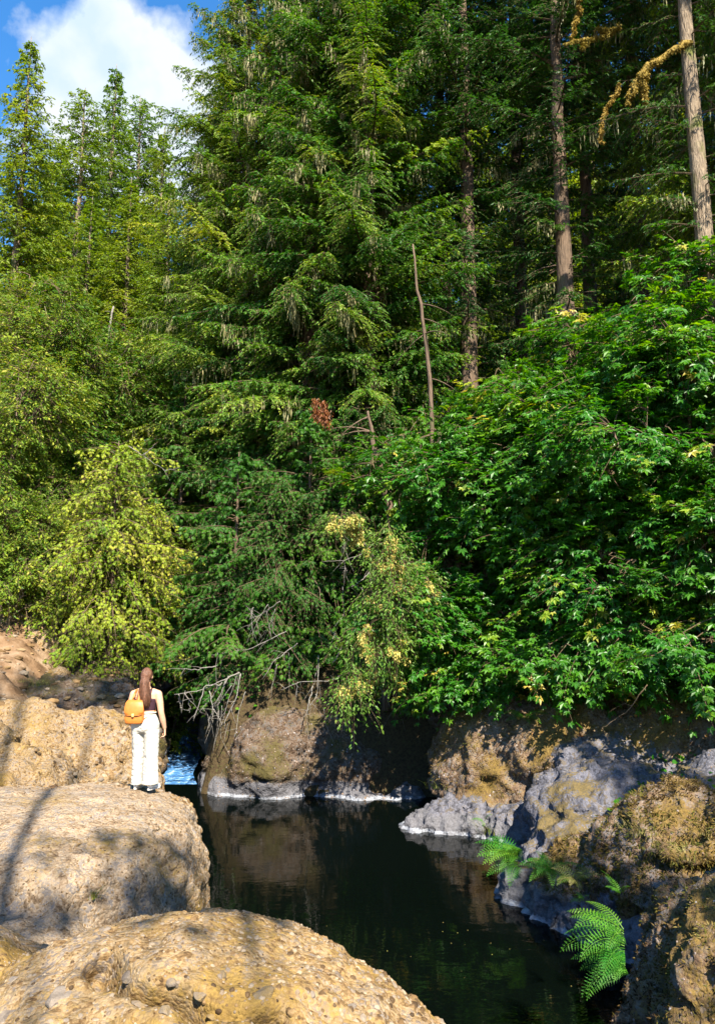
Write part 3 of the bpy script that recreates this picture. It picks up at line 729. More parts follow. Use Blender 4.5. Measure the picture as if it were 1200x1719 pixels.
def conifer(seed, H, Rad, base, nb, leaf, wood, bark, r0=None, prof=None, droop=0.30, spray=0.22, leafsize=0.13, frond=False, lean=0.0,
            lich=0, stubs=16, low=0.0, side=None, pts=0.085, sec=1.0, litch_mat=None, wfac=0.30):
    r_ = np.random.default_rng(seed); r0 = r0 or H * 0.0105
    hs = np.linspace(0, 1, 26); wob = np.cumsum(r_.normal(size=(26, 2)) * 0.02 * H / 26, 0)
    path = np.stack([wob[:, 0] + lean * H * hs, wob[:, 1], hs * H], -1); path[0, 2] = -0.6
    rad = r0 * (1 - hs) ** 0.8 * (1 + 0.35 * np.exp(-hs * 25)) + 0.012
    GT = Geo(); tubes(GT, path, rad, 14)
    at = lambda h: np.array([np.interp(h, path[:, 2], path[:, 0]), np.interp(h, path[:, 2], path[:, 1]), h])
    for k in range(stubs):                                             # dead stubs under the crown
        h = r_.uniform(0.12, max(base / H, .2) + 0.15) * H; a = r_.uniform(0, 6.28); l = r_.uniform(0.4, 1.9)
        s = np.linspace(0, 1, 6)[:, None]; dd = np.array([math.cos(a), math.sin(a), 0])
        p = at(h) + dd * l * s + np.array([0, 0, 1]) * (0.1 * l * s - 0.45 * l * s ** 2) + r_.normal(size=(6, 3)) * 0.03 * s
        tubes(GT, p, np.linspace(0.03, 0.006, 6), 4)
    GC = Geo(); GL = Geo()
    T, Tf = FROND if frond else DIA
    for k in range(nb):
        t_ = (k + r_.random()) / nb; t_ = t_ ** 0.95; h = base + (H * 0.985 - base) * t_
        if prof: ln_ = Rad * np.interp(t_, [q[0] for q in prof], [q[1] for q in prof])
        else: ln_ = Rad * (1 - t_) ** 0.75 * (0.55 + 0.45 * min(1, t_ * 5))
        ln_ *= r_.uniform(0.55, 1.12); ln_ = max(ln_, 0.3)
        a = k * 2.39996 + r_.normal() * 0.5
        if side is not None and r_.random() < side[1] * (0.5 - 0.5 * math.cos(a - side[0])): continue
        dd = np.array([math.cos(a), math.sin(a), 0]); pr = np.array([-dd[1], dd[0], 0])
        up0 = 0.55 * t_ ** 1.5 + 0.12 - low * (1 - t_); dr = droop * (1.0 - 0.5 * t_) * r_.uniform(0.6, 1.4)
        n = 10; s = np.linspace(0, 1, n)[:, None]
        bend = r_.normal() * 0.12
        sp = at(h) + dd * ln_ * s + pr * ln_ * bend * s ** 2 + np.array([0, 0, 1]) * ln_ * (up0 * s - (up0 * .4 + dr) * s ** 2 + 0.10 * s ** 4)
        tubes(GC, sp, (0.010 + 0.011 * ln_ ** .8) * (1 - s[:, 0] * 0.85), 4, 0.5, 1)
        m = max(4, int(ln_ / spray * sec)); sv = np.sort(r_.uniform(0.12, 1.0, 2 * m)); sgn = np.where(np.arange(2 * m) % 2 == 0, 1.0, -1.0)
        org = np.stack([np.interp(sv, s[:, 0], sp[:, i]) for i in range(3)], -1)
        l2 = (0.42 * ln_ * (1 - sv) ** 0.8 + 0.16) * r_.uniform(0.55, 1.2, 2 * m); l2 = np.minimum(l2, 1.25)
        n2 = 7; u = np.linspace(0, 1, n2)[None, :, None]
        d2 = nrm(dd[None] * r_.uniform(0.5, 1.0, (2 * m, 1)) + pr[None] * sgn[:, None] * 0.85 + r_.normal(size=(2 * m, 3)) * 0.12)
        dz = (droop * 1.3 + r_.uniform(0.0, 0.35, 2 * m))[:, None, None] * l2[:, None, None]
        p2 = org[:, None, :] + d2[:, None, :] * l2[:, None, None] * u - np.array([0, 0, 1.0]) * dz * u ** 2
        if ln_ > 1.0: tubes(GC, p2[:, ::2], np.array([0.007, 0.006, 0.005, 0.003]), 3, 0.5, 1)
        # needles
        npt = np.maximum(2, (l2 / pts)).astype(int); idx = np.repeat(np.arange(2 * m), npt)
        off = np.concatenate([(np.arange(c) + r_.random(c)) / c for c in npt])
        fi = off * (n2 - 1); i0 = np.clip(fi.astype(int), 0, n2 - 2); fr = (fi - i0)[:, None]
        pos = p2[idx, i0] * (1 - fr) + p2[idx, i0 + 1] * fr; tg = nrm(p2[idx, i0 + 1] - p2[idx, i0])
        clt = 0.38 + 0.28 * r_.normal() * 0.5 + 0.22 * vnoise(pos + seed * 3, 1.2, 2) + 0.18 * off   # new growth at the tips is paler
        sd = nrm(np.cross(tg, np.array([0, 0, 1.0])))
        for q_ in ((0.9, -0.9) if not frond else (0.7, -0.7)):
            ax = tg * r_.uniform(0.5, 1.1, (len(pos), 1)) + sd * q_ * r_.uniform(0.3, 1.1, (len(pos), 1)) + r_.normal(size=pos.shape) * 0.25 - np.array([0, 0, 0.25 if not frond else 0.45])
            nr_ = np.array([0, 0, 1.0]) + r_.normal(size=pos.shape) * 0.45
            sz = leafsize * r_.uniform(0.65, 1.25, len(pos)) * (1 - 0.3 * off)
            stamp(GC, T, Tf, pos, ax, nr_, sz, np.clip(clt + r_.normal(size=len(pos)) * 0.10, 0, 1), 0, wid=sz * (wfac if not frond else 1.0))
        if lich and r_.random() < lich and ln_ > 1.2:
            ml = r_.integers(4, 14); sv_ = r_.uniform(0.15, 0.9, ml); o_ = np.stack([np.interp(sv_, s[:, 0], sp[:, i]) for i in range(3)], -1)
            o_ = np.repeat(o_, 7, 0) + r_.normal(size=(ml * 7, 3)) * np.array([0.10, 0.10, 0.03])
            hl = r_.uniform(0.12, 0.55, len(o_)) * (0.5 + r_.random())
            for seg in range(2):
                stamp(GL, DIA[0], DIA[1], o_ - np.array([0, 0, 1.0]) * (hl * 0.55 * seg)[:, None], np.array([0, 0, -1.0]) + r_.normal(size=o_.shape) * 0.10, r_.normal(size=o_.shape) * np.array([1, 1, .1]), hl * 0.7, r_.random(len(o_)), wid=0.045)
    return GT, GC, GL


def make_tree(name, gt, gc, gl, bark, leafm, twig='twig', extra='hanging_lichen', crown='crown'):
    root = empty(name); gt.build('trunk', M[bark], root, smooth=True)
    if gc.v: gc.build(crown, [M[leafm], M[twig]], root)
    if gl is not None and gl.v: gl.build(extra, M['lichen'], root)
    return root


PROTO = {}


def place(key, loc, rz=0.0, s=1.0, label=None, cat='tree', group=None, name=None, mats=None):
    """first call of a kind moves the tree itself, later ones copy it with its parts"""
    src, used = PROTO[key]
    if used: o = copy_tree(src)
    else: o = src; PROTO[key][1] = True
    o.location = tuple(loc); o.rotation_euler = (0, 0, rz); o.scale = (s, s, s) if isinstance(s, (int, float)) else s
    if mats:                                            # same shape, the foliage colour of another kind
        for ch in o.children:
            if ch.name.startswith('crown'):
                for i_, m_ in enumerate(mats):
                    ch.material_slots[i_].link = 'OBJECT'; ch.material_slots[i_].material = M[m_]
    tag(o, label, cat, group)
    return o


def proto(key, *a, **k): PROTO[key] = [make_tree(*a, **k), False]


proto('fir_a', 'fir_tree', *conifer(21, 34, 5.8, 1.5, 430, None, None, None, lich=0.45, droop=0.34, leafsize=0.17, spray=0.17, low=0.12, wfac=0.36, pts=0.075), 'bark', 'fir')
proto('fir_b', 'fir_tree', *conifer(22, 36, 5.2, 4.0, 360, None, None, None, prof=[(0, .8), (.3, 1), (.6, .85), (.85, .45), (1, .06)], lich=0.40, droop=0.30, leafsize=0.17, spray=0.17, wfac=0.36, pts=0.075), 'bark', 'fir')
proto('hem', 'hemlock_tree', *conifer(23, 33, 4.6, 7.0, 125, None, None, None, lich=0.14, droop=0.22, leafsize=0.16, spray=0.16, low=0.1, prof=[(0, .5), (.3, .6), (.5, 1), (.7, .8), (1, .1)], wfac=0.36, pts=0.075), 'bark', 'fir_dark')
proto('far_a', 'fir_tree', *conifer(24, 30, 4.0, 4.0, 300, None, None, None, droop=0.22, leafsize=0.24, spray=0.24, pts=0.12, stubs=24, wfac=0.42, prof=[(0, .9), (.35, 1), (.7, .62), (.9, .25), (1, .06)]), 'bark_pale', 'fir_far')
proto('far_b', 'fir_tree', *conifer(25, 31, 3.2, 13.0, 170, None, None, None, droop=0.20, leafsize=0.24, spray=0.26, pts=0.12, stubs=36, wfac=0.40, prof=[(0, .8), (.35, 1), (.7, .85), (.9, .5), (1, .12)]), 'bark_pale', 'fir_far')
proto('ced', 'cedar_sapling', *conifer(26, 7.5, 2.6, 0.3, 95, None, None, None, frond=True, droop=0.42, leafsize=0.20, spray=0.20, pts=0.11, stubs=4, prof=[(0, .9), (.25, 1), (.7, .55), (1, .08)]), 'bark', 'cedar')


proto('ced_b', 'cedar_sapling', *conifer(27, 7.5, 2.8, 0.2, 125, None, None, None, frond=True, droop=0.75, leafsize=0.16, spray=0.20, pts=0.10, stubs=4, prof=[(0, .8), (.18, .95), (.3, .7), (.5, .95), (.72, .6), (.85, .7), (1, .3)], ), 'bark', 'cedar')


# ------------------------------------------------------------------ broadleaf trees and shrubs
def _maple():
    v = []; f = []
    for a, l, w in ((0, 1, .20), (0.85, .78, .17), (-0.85, .78, .17), (1.75, .5, .13), (-1.75, .5, .13)):
        k = len(v); ca, sa_ = math.cos(a), math.sin(a)
        for x, y, z in ((0, 0, 0), (-w, l * .5, .05), (0, l, -.12), (w, l * .5, .05)):
            v.append([x * ca + y * sa_, -x * sa_ + y * ca + .15, z])
        f.append([k, k + 3, k + 2, k + 1])
    return np.array(v) * 0.8, np.array(f)
MAPLE = _maple()
OVAL = (np.array([[0, 0, 0], [-.34, .35, .05], [-.26, .75, 0], [0, 1, -.06], [.26, .75, 0], [.34, .35, .05]]), np.array([[0, 5, 4, 3, 2, 1]]))
SLIM = (np.array([[0, 0, 0], [-.2, .4, .04], [0, 1, -.08], [.2, .4, .04]]), np.array([[0, 3, 2, 1]]))


def broadleaf(seed, blobs, nspray, per, T, size, stems, slen=0.7, limb=0.05, droop=0.2, flat=0.35, shell=0.45, tint0=0.3, tvar=0.25, twigs=True, patch=None, gap=-0.25):
    """crown of leafy sprays spread through ellipsoids, carried by curved limbs that start at the stems"""
    r_ = np.random.default_rng(seed); GT = Geo(); GC = Geo()
    vol = np.array([np.prod(b_[1]) ** (2 / 3) for b_ in blobs]); cnt = np.maximum(1, (nspray * vol / vol.sum())).astype(int)
    nodes = []
    for b_, (c, rr) in zip(range(len(blobs)), blobs):
        c = np.array(c, float); rr = np.array(rr, float); st = np.array(stems[b_ % len(stems)], float)
        s = np.linspace(0, 1, 10)[:, None]; tgt = c + r_.normal(size=3) * rr * 0.2
        mid_ = np.array([st[0] * .7 + tgt[0] * .3, st[1] * .7 + tgt[1] * .3, st[2] * .35 + tgt[2] * .65])
        p = (1 - s) ** 2 * st + 2 * s * (1 - s) * mid_ + s ** 2 * tgt + vnoise(np.repeat(s, 3, 1) * 7 + b_, 1, 2)[:, None] * 0.08
        tubes(GT, p, np.linspace(limb * 1.5, limb * .4, 10), 7)
        for k in range(7):
            e = c + nrm(r_.normal(size=3)) * rr * r_.uniform(0.5, 0.85); a0 = p[r_.integers(4, 10)]
            s2 = np.linspace(0, 1, 6)[:, None]; pp_ = a0 + (e - a0) * s2 + np.array([0, 0, 0.12]) * np.sin(s2 * math.pi) * np.linalg.norm(e - a0) + r_.normal(size=(6, 3)) * 0.03
            tubes(GT, pp_, np.linspace(limb * .38, limb * .12, 6), 5); nodes.append(pp_[2:])
        nodes.append(p[5:])
    nodes = np.concatenate(nodes)
    for (c, rr), n in zip(blobs, cnt):
        c = np.array(c, float); rr = np.array(rr, float)
        d = nrm(r_.normal(size=(n, 3))); q_ = shell + (1 - shell) * r_.random(n) ** 0.6
        pos = c + d * rr * (q_ * (1 + 0.22 * vnoise(d * 2 + seed, 0.8, 2)))[:, None]
        kp = vnoise(pos + seed, 0.9, 2) > gap; pos, d = pos[kp], d[kp]; n = len(pos)
        out = nrm(d * np.array([1, 1, 0.35]) + r_.normal(size=(n, 3)) * 0.35 - np.array([0, 0, droop])); l = slen * r_.uniform(0.5, 1.2, n)
        sd = nrm(np.cross(out, np.array([0, 0, 1.0])))
        u = np.linspace(0, 1, 5)[None, :, None]
        tw = pos[:, None] + out[:, None] * l[:, None, None] * (u - .35) - np.array([0, 0, 1]) * (u ** 2) * (droop * l)[:, None, None]
        if twigs: tubes(GC, tw, np.array([0.009, 0.007, 0.006, 0.004, 0.002]) * (limb / .05) ** .5, 3, 0.5, 1)
        # thin link back to the nearest limb
        if n:
            sel = r_.random(n) < 0.5; ps = tw[sel, 0]
            if len(ps):
                nn_ = np.array([nodes[np.argmin(((nodes - x_) ** 2).sum(1))] for x_ in ps]); lk = np.linalg.norm(ps - nn_, axis=1) < 2.6
                ps, nn_ = ps[lk], nn_[lk]
                if len(ps):
                    u4 = np.linspace(0, 1, 5)[None, :, None]; tubes(GC, nn_[:, None] + (ps - nn_)[:, None] * u4 + np.array([0, 0, 1]) * (np.sin(u4 * math.pi) * 0.08), np.array([.016, .013, .011, .009, .007]) * (limb / .05) ** .5, 3, 0.5, 1)
        k = r_.random((n, per)); side_ = np.where(np.arange(per) % 2 == 0, 1.0, -1.0)[None]
        base_ = pos[:, None] + out[:, None] * (l[:, None] * (k - .35))[..., None] - np.array([0, 0, 1]) * (k ** 2 * (droop * l)[:, None])[..., None]
        offs = side_ * r_.uniform(0.0, 0.34, (n, per)) * l[:, None] * (1.1 - k)
        base_ = base_ + sd[:, None] * offs[..., None] + r_.normal(size=(n, per, 3)) * np.array([.03, .03, .035])
        ax = out[:, None] * 0.8 + sd[:, None] * (side_ * r_.uniform(.2, 1.1, (n, per)))[..., None] + r_.normal(size=(n, per, 3)) * .3 - np.array([0, 0, .35])
        nr_ = np.array([0, 0, 1.0]) + out[:, None] * 0.35 + r_.normal(size=(n, per, 3)) * flat
        ct = tint0 + 0.18 * vnoise(pos, 1.3, 2) + r_.normal(size=n) * 0.10
        if patch is not None: ct = ct + patch(pos, r_)
        tt = np.clip(ct[:, None] + r_.normal(size=(n, per)) * tvar * 0.5, 0, 1)
        stamp(GC, T[0], T[1], base_.reshape(-1, 3), ax.reshape(-1, 3), nr_.reshape(-1, 3), (size * r_.uniform(.6, 1.25, (n, per))).ravel(), tt.ravel(), 0)
    return GT, GC


yel = lambda pos, r_: np.where(r_.random(len(pos)) < 0.05, 0.5, 0.0)
def prot_b(key, name, a, bark, leafm, twig='twig'):
    GT, GC = a; PROTO[key] = [make_tree(name, GT, GC, None, bark, leafm, twig), False]


prot_b('map_a', 'maple_tree', broadleaf(31, [((0, 0, 3.4), (2.1, 1.6, 1.2)), ((0, 0, .7), (2.3, 2.2, .8)), ((-1.6, -.5, 2.2), (1.6, 1.3, .9)), ((1.5, -.2, 4.6), (1.7, 1.5, 1.0)), ((-.6, -.3, 5.3), (1.7, 1.4, .9)), ((.8, -.8, 1.9), (1.5, 1.2, .8)), ((0.3, 0, 6.3), (1.3, 1.2, .7))],
       1900, 17, MAPLE, 0.165, [(0.2, .6, -.3), (-.2, .7, -.3), (0.5, .5, -.3)], slen=0.85, flat=.25, gap=-.06, tvar=.2, patch=yel), 'bark', 'maple')
prot_b('map_b', 'maple_tree', broadleaf(32, [((0, 0, 2.6), (1.9, 1.4, 1.0)), ((0, 0, .6), (2.2, 2.2, .75)), ((1.2, .2, 3.8), (1.7, 1.5, 1.1)), ((-1.3, 0, 4.2), (1.6, 1.3, 1.0)), ((.2, -.6, 1.3), (1.7, 1.1, .7)), ((-.2, 0, 5.4), (1.3, 1.2, .8))],
       1600, 17, MAPLE, 0.165, [(0.2, .6, -.3), (-.3, .5, -.3)], slen=0.85, flat=.25, gap=-.06, tvar=.2, patch=yel), 'bark', 'maple')
prot_b('ald_a', 'alder_tree', broadleaf(33, [((0, 0, 3), (2.0, 1.8, 2.0)), ((.9, -.2, 6), (1.8, 1.6, 2.0)), ((-.8, 0, 8.2), (1.7, 1.5, 1.9)), ((.2, 0, 10.0), (1.1, 1.0, 1.5)), ((-1, -.5, 1.3), (1.4, 1.2, 1.2))],
       2100, 22, SLIM, 0.125, [(0, .2, -.4), (.4, 0, -.4), (-.4, .1, -.4)], slen=0.7, flat=.7, tint0=.38, tvar=.4, limb=.06), 'bark_pale', 'alder', 'twig')
prot_b('ald_b', 'alder_tree', broadleaf(34, [((0, 0, 2.5), (2.2, 1.8, 1.9)), ((-.9, -.2, 5), (1.9, 1.6, 1.9)), ((.9, 0, 7), (1.6, 1.5, 1.7)), ((.9, -.6, 1.2), (1.4, 1.2, 1.1))],
       1700, 22, SLIM, 0.125, [(0, .2, -.4), (.4, 0, -.4)], slen=0.7, flat=.7, tint0=.40, tvar=.4, limb=.06), 'bark_pale', 'alder', 'twig')
prot_b('sun', 'broadleaf_tree', broadleaf(35, [((0, 0, 5), (3.4, 3, 3)), ((1.6, 0, 9), (3, 2.8, 3)), ((-1.8, 0, 12), (2.8, 2.6, 3)), ((.6, 0, 15), (2.3, 2, 2.4)), ((-1.5, 0, 2.2), (2.8, 2.4, 2))],
       1900, 18, OVAL, 0.24, [(0, .2, -.5), (.3, 0, -.5)], slen=1.3, flat=.6, tint0=.45, tvar=.4, limb=.12), 'bark', 'glow')


# ------------------------------------------------------------------ planting
def at_px(px, Y, dz=0.0):
    x = (px - 600) / F * Y * 1.0; return np.array([x, Y, gz(x, Y) - 0.05 + dz])


def hgt(py, px, Y): return P(px, py, Y)[2]


def tree(key, px, Y, top=None, rz=0.0, Hn=None, widen=1.0, **kw):
    """stand a tree so that its base is on the ground at this bearing and distance, grown to the height its top shows"""
    b_ = at_px(px, Y)
    s = 1.0 if top is None else (hgt(top, px, Y) - b_[2]) / Hn
    return place(key, b_, rz, (s * widen, s * widen, s), **kw)


GB = 'tall firs on the far left bank'
for a in [
    ('far_a', -8, 33, 62, 0.3, 30, 1.0, 'tall fir cut by the left edge of the photo, its sparse top against blue sky', 0),
    ('far_b', 96, 42, 143, 1.0, 31, 1.05, 'thin fir with a long bare pale trunk and a tufted top under the cloud', 0),
    ('far_a', 152, 46, 108, 2.2, 30, 0.9, 'tallest pointed fir on the skyline in front of the white cloud', 0),
    ('far_b', 205, 49, 160, 2.9, 31, 1.1, 'wispy narrow fir on the skyline right of the tallest pointed one', 0),
    ('far_a', 245, 47, 215, 4.2, 30, 0.9, 'lower sunlit fir on the skyline beside the big dark fir', 0),
    ('far_a', 48, 50, 270, 5.1, 30, 1.1, 'short fir filling the skyline gap right of the cropped left fir', 0),
    ('far_b', 12, 36, 330, 0.7, 31, 1.2, 'lower fir near the left edge with a bare pale lower trunk', 0),
    ('far_a', 120, 39, 330, 3.6, 30, 1.15, 'sunlit fir of middle height below the tufted thin fir', 0),
    ('far_a', 190, 38, 300, 1.9, 30, 1.15, 'broad yellow green fir standing below the tallest skyline fir', 0),
    ('far_a', 262, 36, 300, 0.1, 30, 1.1, 'sunlit fir directly left of the big dark fir, low on its side', 0),
    ('far_a', 60, 57, 240, 2.0, 30, 1.3, 'hazy green fir farthest back on the left', 0),
]:
    key, px, Y, top, rz, Hn, w, lab, _ = a
    tree(key, px, Y, top, rz, Hn, w, label=lab, cat='fir tree', group=GB)

GC_ = 'big firs and hemlocks over the creek'
for a in [
    ('fir_a', 520, 26.5, 0, 0.4, 1.0, 'massive shaggy fir filling the middle of the photo, draped with lichen', 'fir tree'),
    ('fir_b', 395, 29.5, 0, 2.1, 0.92, 'sunlit fir left of the massive shaggy one, its boughs reaching over the sky', 'fir tree'),
    ('fir_b', 625, 25.5, 0, 3.3, 0.88, 'dark fir just right of the massive shaggy fir above the plumed shrub', 'fir tree'),
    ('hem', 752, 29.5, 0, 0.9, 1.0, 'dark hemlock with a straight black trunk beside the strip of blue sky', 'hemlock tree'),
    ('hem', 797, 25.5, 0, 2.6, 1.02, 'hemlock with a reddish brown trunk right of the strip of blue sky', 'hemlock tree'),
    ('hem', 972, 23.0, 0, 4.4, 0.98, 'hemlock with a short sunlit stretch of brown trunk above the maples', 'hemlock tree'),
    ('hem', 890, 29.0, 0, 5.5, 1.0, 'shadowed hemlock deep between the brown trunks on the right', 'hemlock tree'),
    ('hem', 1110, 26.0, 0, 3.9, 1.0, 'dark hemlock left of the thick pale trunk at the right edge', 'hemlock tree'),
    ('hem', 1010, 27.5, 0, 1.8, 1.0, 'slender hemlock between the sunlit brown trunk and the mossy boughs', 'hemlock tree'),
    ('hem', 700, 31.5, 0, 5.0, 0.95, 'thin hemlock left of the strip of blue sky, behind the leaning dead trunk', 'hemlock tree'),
    ('fir_a', 465, 32.0, 0, 4.0, 0.95, 'second row fir filling the space behind the massive shaggy fir on its left', 'fir tree'),
    ('fir_a', 350, 34.5, 0, 5.2, 0.88, 'background fir behind the sunlit fir with boughs over the sky', 'fir tree'),
    ('fir_a', 600, 31.5, 0, 1.4, 1.0, 'second row fir filling the space behind the massive shaggy fir on its right', 'fir tree'),
    ('fir_a', 305, 38.5, 0, 2.9, 0.62, 'shorter fir whose sunlit side borders the sky left of the big firs', 'fir tree'),
    ('fir_b', 1290, 22.0, 0, 0.2, 0.95, 'fir whose boughs reach in from beyond the right edge', 'fir tree'),
]:
    key, px, Y, top, rz, s, lab, cat = a
    place(key, at_px(px, Y), rz, s, lab, cat, GC_)

for k, (px, Y, s_, lab) in enumerate([(815, 54, 1.35, 'sunlit far conifer behind the reddish hemlock trunk'), (880, 58, 1.45, 'far sunlit conifer between the two middle hemlock trunks'), (945, 52, 1.4, 'far sunlit conifer left of the sunlit brown trunk'),
                                     (1030, 56, 1.5, 'far sunlit conifer below the golden mossy limbs'), (1110, 54, 1.4, 'far sunlit conifer left of the thick pale trunk'), (1180, 58, 1.5, 'far sunlit conifer at the right edge of the photo'), (660, 50, 1.2, 'far sunlit conifer left of the strip of sky')]):
    place('far_a', at_px(px, Y), k * 1.1, (s_ * 1.1, s_ * 1.1, s_), lab, 'fir tree', 'sunlit conifers far behind the right hand forest', mats=['fir_far', 'twig'])

# thick pale trunk at the right edge, the leaning dead trunk and two thin snags
GT, GCc, GLl = conifer(41, 34, 3.4, 9.5, 70, None, None, None, r0=0.29, droop=0.25, leafsize=0.14, spray=0.18, lich=0.15, stubs=10)
b_ = at_px(1232, 18.6)
r_t = make_tree('hemlock_tree', GT, GCc, GLl, 'bark_pale', 'fir_dark'); r_t.location = b_; r_t.rotation_euler = (0, R(-.6), 0.5)
tag(r_t, 'thick pale barked trunk rising along the right edge of the photo', 'hemlock tree')


def snag(pts, r0, r1, label, mat='bark', name='tree_snag', cat='dead tree', seed=0, twigs=8):
    G = Geo(); p = np.array(pts); n = 16; tt = np.linspace(0, 1, n); k = np.linspace(0, 1, len(p)); o0 = p[0].copy()
    q_ = np.stack([np.interp(tt, k, p[:, i]) for i in range(3)], -1) - o0
    r_ = np.random.default_rng(seed); q_ = q_ + r_.normal(size=q_.shape) * 0.02
    tubes(G, q_, np.linspace(r0, r1, n), 9)
    for _ in range(twigs):
        i = r_.integers(2, n - 1); d = nrm(r_.normal(size=3) * np.array([1, 1, .2])); l = r_.uniform(.4, 1.5); s = np.linspace(0, 1, 5)[:, None]
        tubes(G, q_[i] + d * l * s - np.array([0, 0, .35]) * l * s ** 2, np.linspace(r0 * .22, .004, 5), 4)
    o = G.build(name, M[mat], smooth=True, loc=tuple(o0)); tag(o, label, cat); return o


b_ = at_px(742, 21.8); snag([b_, P(718, 600, 21.5), P(693, 410, 21.3)], 0.10, 0.025, 'slim leaning grey dead trunk in front of the dark hemlocks', seed=3)
b_ = at_px(648, 21.6); snag([b_, P(652, 850, 21.6), P(625, 735, 21.5), P(618, 690, 21.5)], 0.14, 0.03, 'blue grey trunk leaning left just above the plumed shrub', 'bark', seed=4)
b_ = at_px(748, 20.3); snag([b_, P(748, 830, 20.3), P(742, 780, 20.3), P(738, 720, 20.4)], 0.13, 0.06, 'short thin trunk standing behind the left side of the maples', 'bark', seed=5)
b_ = at_px(175, 31); snag([b_, P(178, 600, 31), P(190, 515, 31)], 0.08, 0.04, 'crooked whitish trunk in the dark gap among the alders', 'dead', seed=6)

GS = 'sunlit trees behind the dark right hand forest'
SL = ['sunlit broadleaf tree glimpsed behind the dark trunks, left of the blue sky strip', 'bright yellow green tree seen between the two dark hemlock trunks', 'bright tree behind the reddish hemlock trunk',
      'bright leafy tree behind the short sunlit brown trunk', 'sunlit tree glimpsed under the golden mossy branches', 'sunlit tree glimpsed behind the thick pale trunk at the right edge',
      'tall far sunlit tree above the second row in the right gaps', 'far sunlit tree behind the upper right hemlock boughs', 'far sunlit tree high between the right hemlocks']
for k, (px, Y, s) in enumerate([(670, 70, 1.0), (835, 60, 1.35), (905, 66, 1.6), (985, 60, 1.7), (1080, 62, 1.8), (1190, 60, 1.8), (870, 80, 2.2), (1010, 84, 2.5), (1150, 80, 2.5)]):
    place('sun', at_px(px, Y), k * 1.7, s, SL[k], 'tree', GS)

GA = 'pale leaved alders on the left bank'
AL = ['pale leaved alder cut by the left edge, lowest in front', 'pale alder with the highest rounded crown near the left edge', 'pale alder in the middle of the left leafy wall',
      'pale alder left of the dark gap with the crooked trunk', 'dense alder behind the yellow green cedar saplings', 'alder filling the space right of the dark gap',
      'low alder at the foot of the left leafy wall above the sand', 'alder between the yellow cedar and the big fir', 'low bushy alder just behind the yellow cedar tip']
for k, (key, px, Y, s) in enumerate([('ald_b', -5, 24, 1.05), ('ald_a', 20, 28, 1.12), ('ald_a', 85, 27, 1.06), ('ald_b', 135, 29, 1.3), ('ald_b', 205, 26, .85), ('ald_b', 262, 31, 1.2), ('ald_b', 60, 24.5, .62), ('ald_b', 290, 28, .9), ('ald_a', 225, 29, .72)]):
    place(key, at_px(px, Y), k * 2.3, s, AL[k], 'alder tree', GA)

GD = 'cedar and hemlock saplings by the water'
for k, (px, Y, s, y_, dz, lab) in enumerate([
    (190, 23.6, .95, 1, -.2, 'bright yellow green cedar sapling glowing in the sun above the sand'),
    (142, 24.4, .62, 1, 0, 'smaller yellow cedar sapling at the left foot of the bright one'),
    (236, 24.6, .72, 1, 0, 'yellow cedar sapling hanging above the dark ledge'),
    (366, 25.2, .85, 0, 0, 'green cedar on the bank above the tangle of bare pale branches'),
    (395, 23.0, .95, 0, -.4, 'dense green cedar under the massive fir, left of the plumed shrub'),
    (470, 22.6, .8, 0, -.4, 'small feathery green cedar above the brown rock mound'),
    (520, 22.9, 1.05, 0, -.2, 'feathery green cedar directly left of the drooping plumed shrub'),
    (600, 23.6, 1.0, 0, 0, 'shadowed cedar behind the drooping plumed shrub'),
    (690, 25.5, 1.2, 0, 0, 'dark cedar deep in shade behind the left maples'),
    (560, 26.5, 1.3, 0, 0, 'tall cedar close to the trunk of the massive fir'),
    (300, 27.5, 1.35, 0, 0, 'half lit cedar left of the massive fir, behind the yellow saplings'),
    (430, 26.5, 1.25, 0, 0, 'tall shaded cedar behind the dense green one under the massive fir'),
]):
    b_ = at_px(px, Y); b_[2] = max(b_[2], drop(b_[0], b_[1])) + dz
    place('ced_b' if y_ or k in (5, 7, 9) else 'ced', b_, k * 1.9, (s * 1.1, s * 1.1, s), lab, 'cedar sapling', GD, mats=['cedar_y' if y_ else 'cedar', 'twig'])

GM = 'maples leaning out over the right bank'
for k, (key, px, Y, zb, s, lab) in enumerate([
    ('map_a', 800, 20.0, None, 1.1, 'leftmost maple hanging low over the dark hollow and golden cliff'),
    ('map_a', 905, 19.4, None, 1.22, 'broad maple with pale yellow leaf clusters in the centre of the right thicket'),
    ('map_b', 1000, 18.6, None, 1.3, 'maple bulging forward over the scoured grey slope'),
    ('map_a', 1095, 18.0, None, 1.15, 'tall maple right of centre in the thicket with deep gaps'),
    ('map_b', 1195, 16.8, None, 1.3, 'bright maple cut by the right edge with a sunlit bough'),
    ('map_b', 765, 21.6, None, 1.25, 'bluish green maple beside the plumed shrub'),
    ('map_b', 860, 21.5, None, 1.35, 'maple reaching highest behind the thicket under the reddish trunk'),
    ('map_a', 1030, 21.0, None, 1.35, 'maple with lime green upper sprays below the sunlit brown trunk'),
    ('map_a', 1170, 20.0, None, 1.5, 'high maple behind the right edge under the thick pale trunk'),
    ('map_b', 950, 19.0, None, 1.2, 'shaded maple filling the back of the right thicket'),
]):
    x = (px - 600) / F * Y
    place(key, (x, Y, max(gz(x, Y), drop(x, Y)) - 0.1), k * 1.3 + .2, s, lab, 'maple tree', GM)

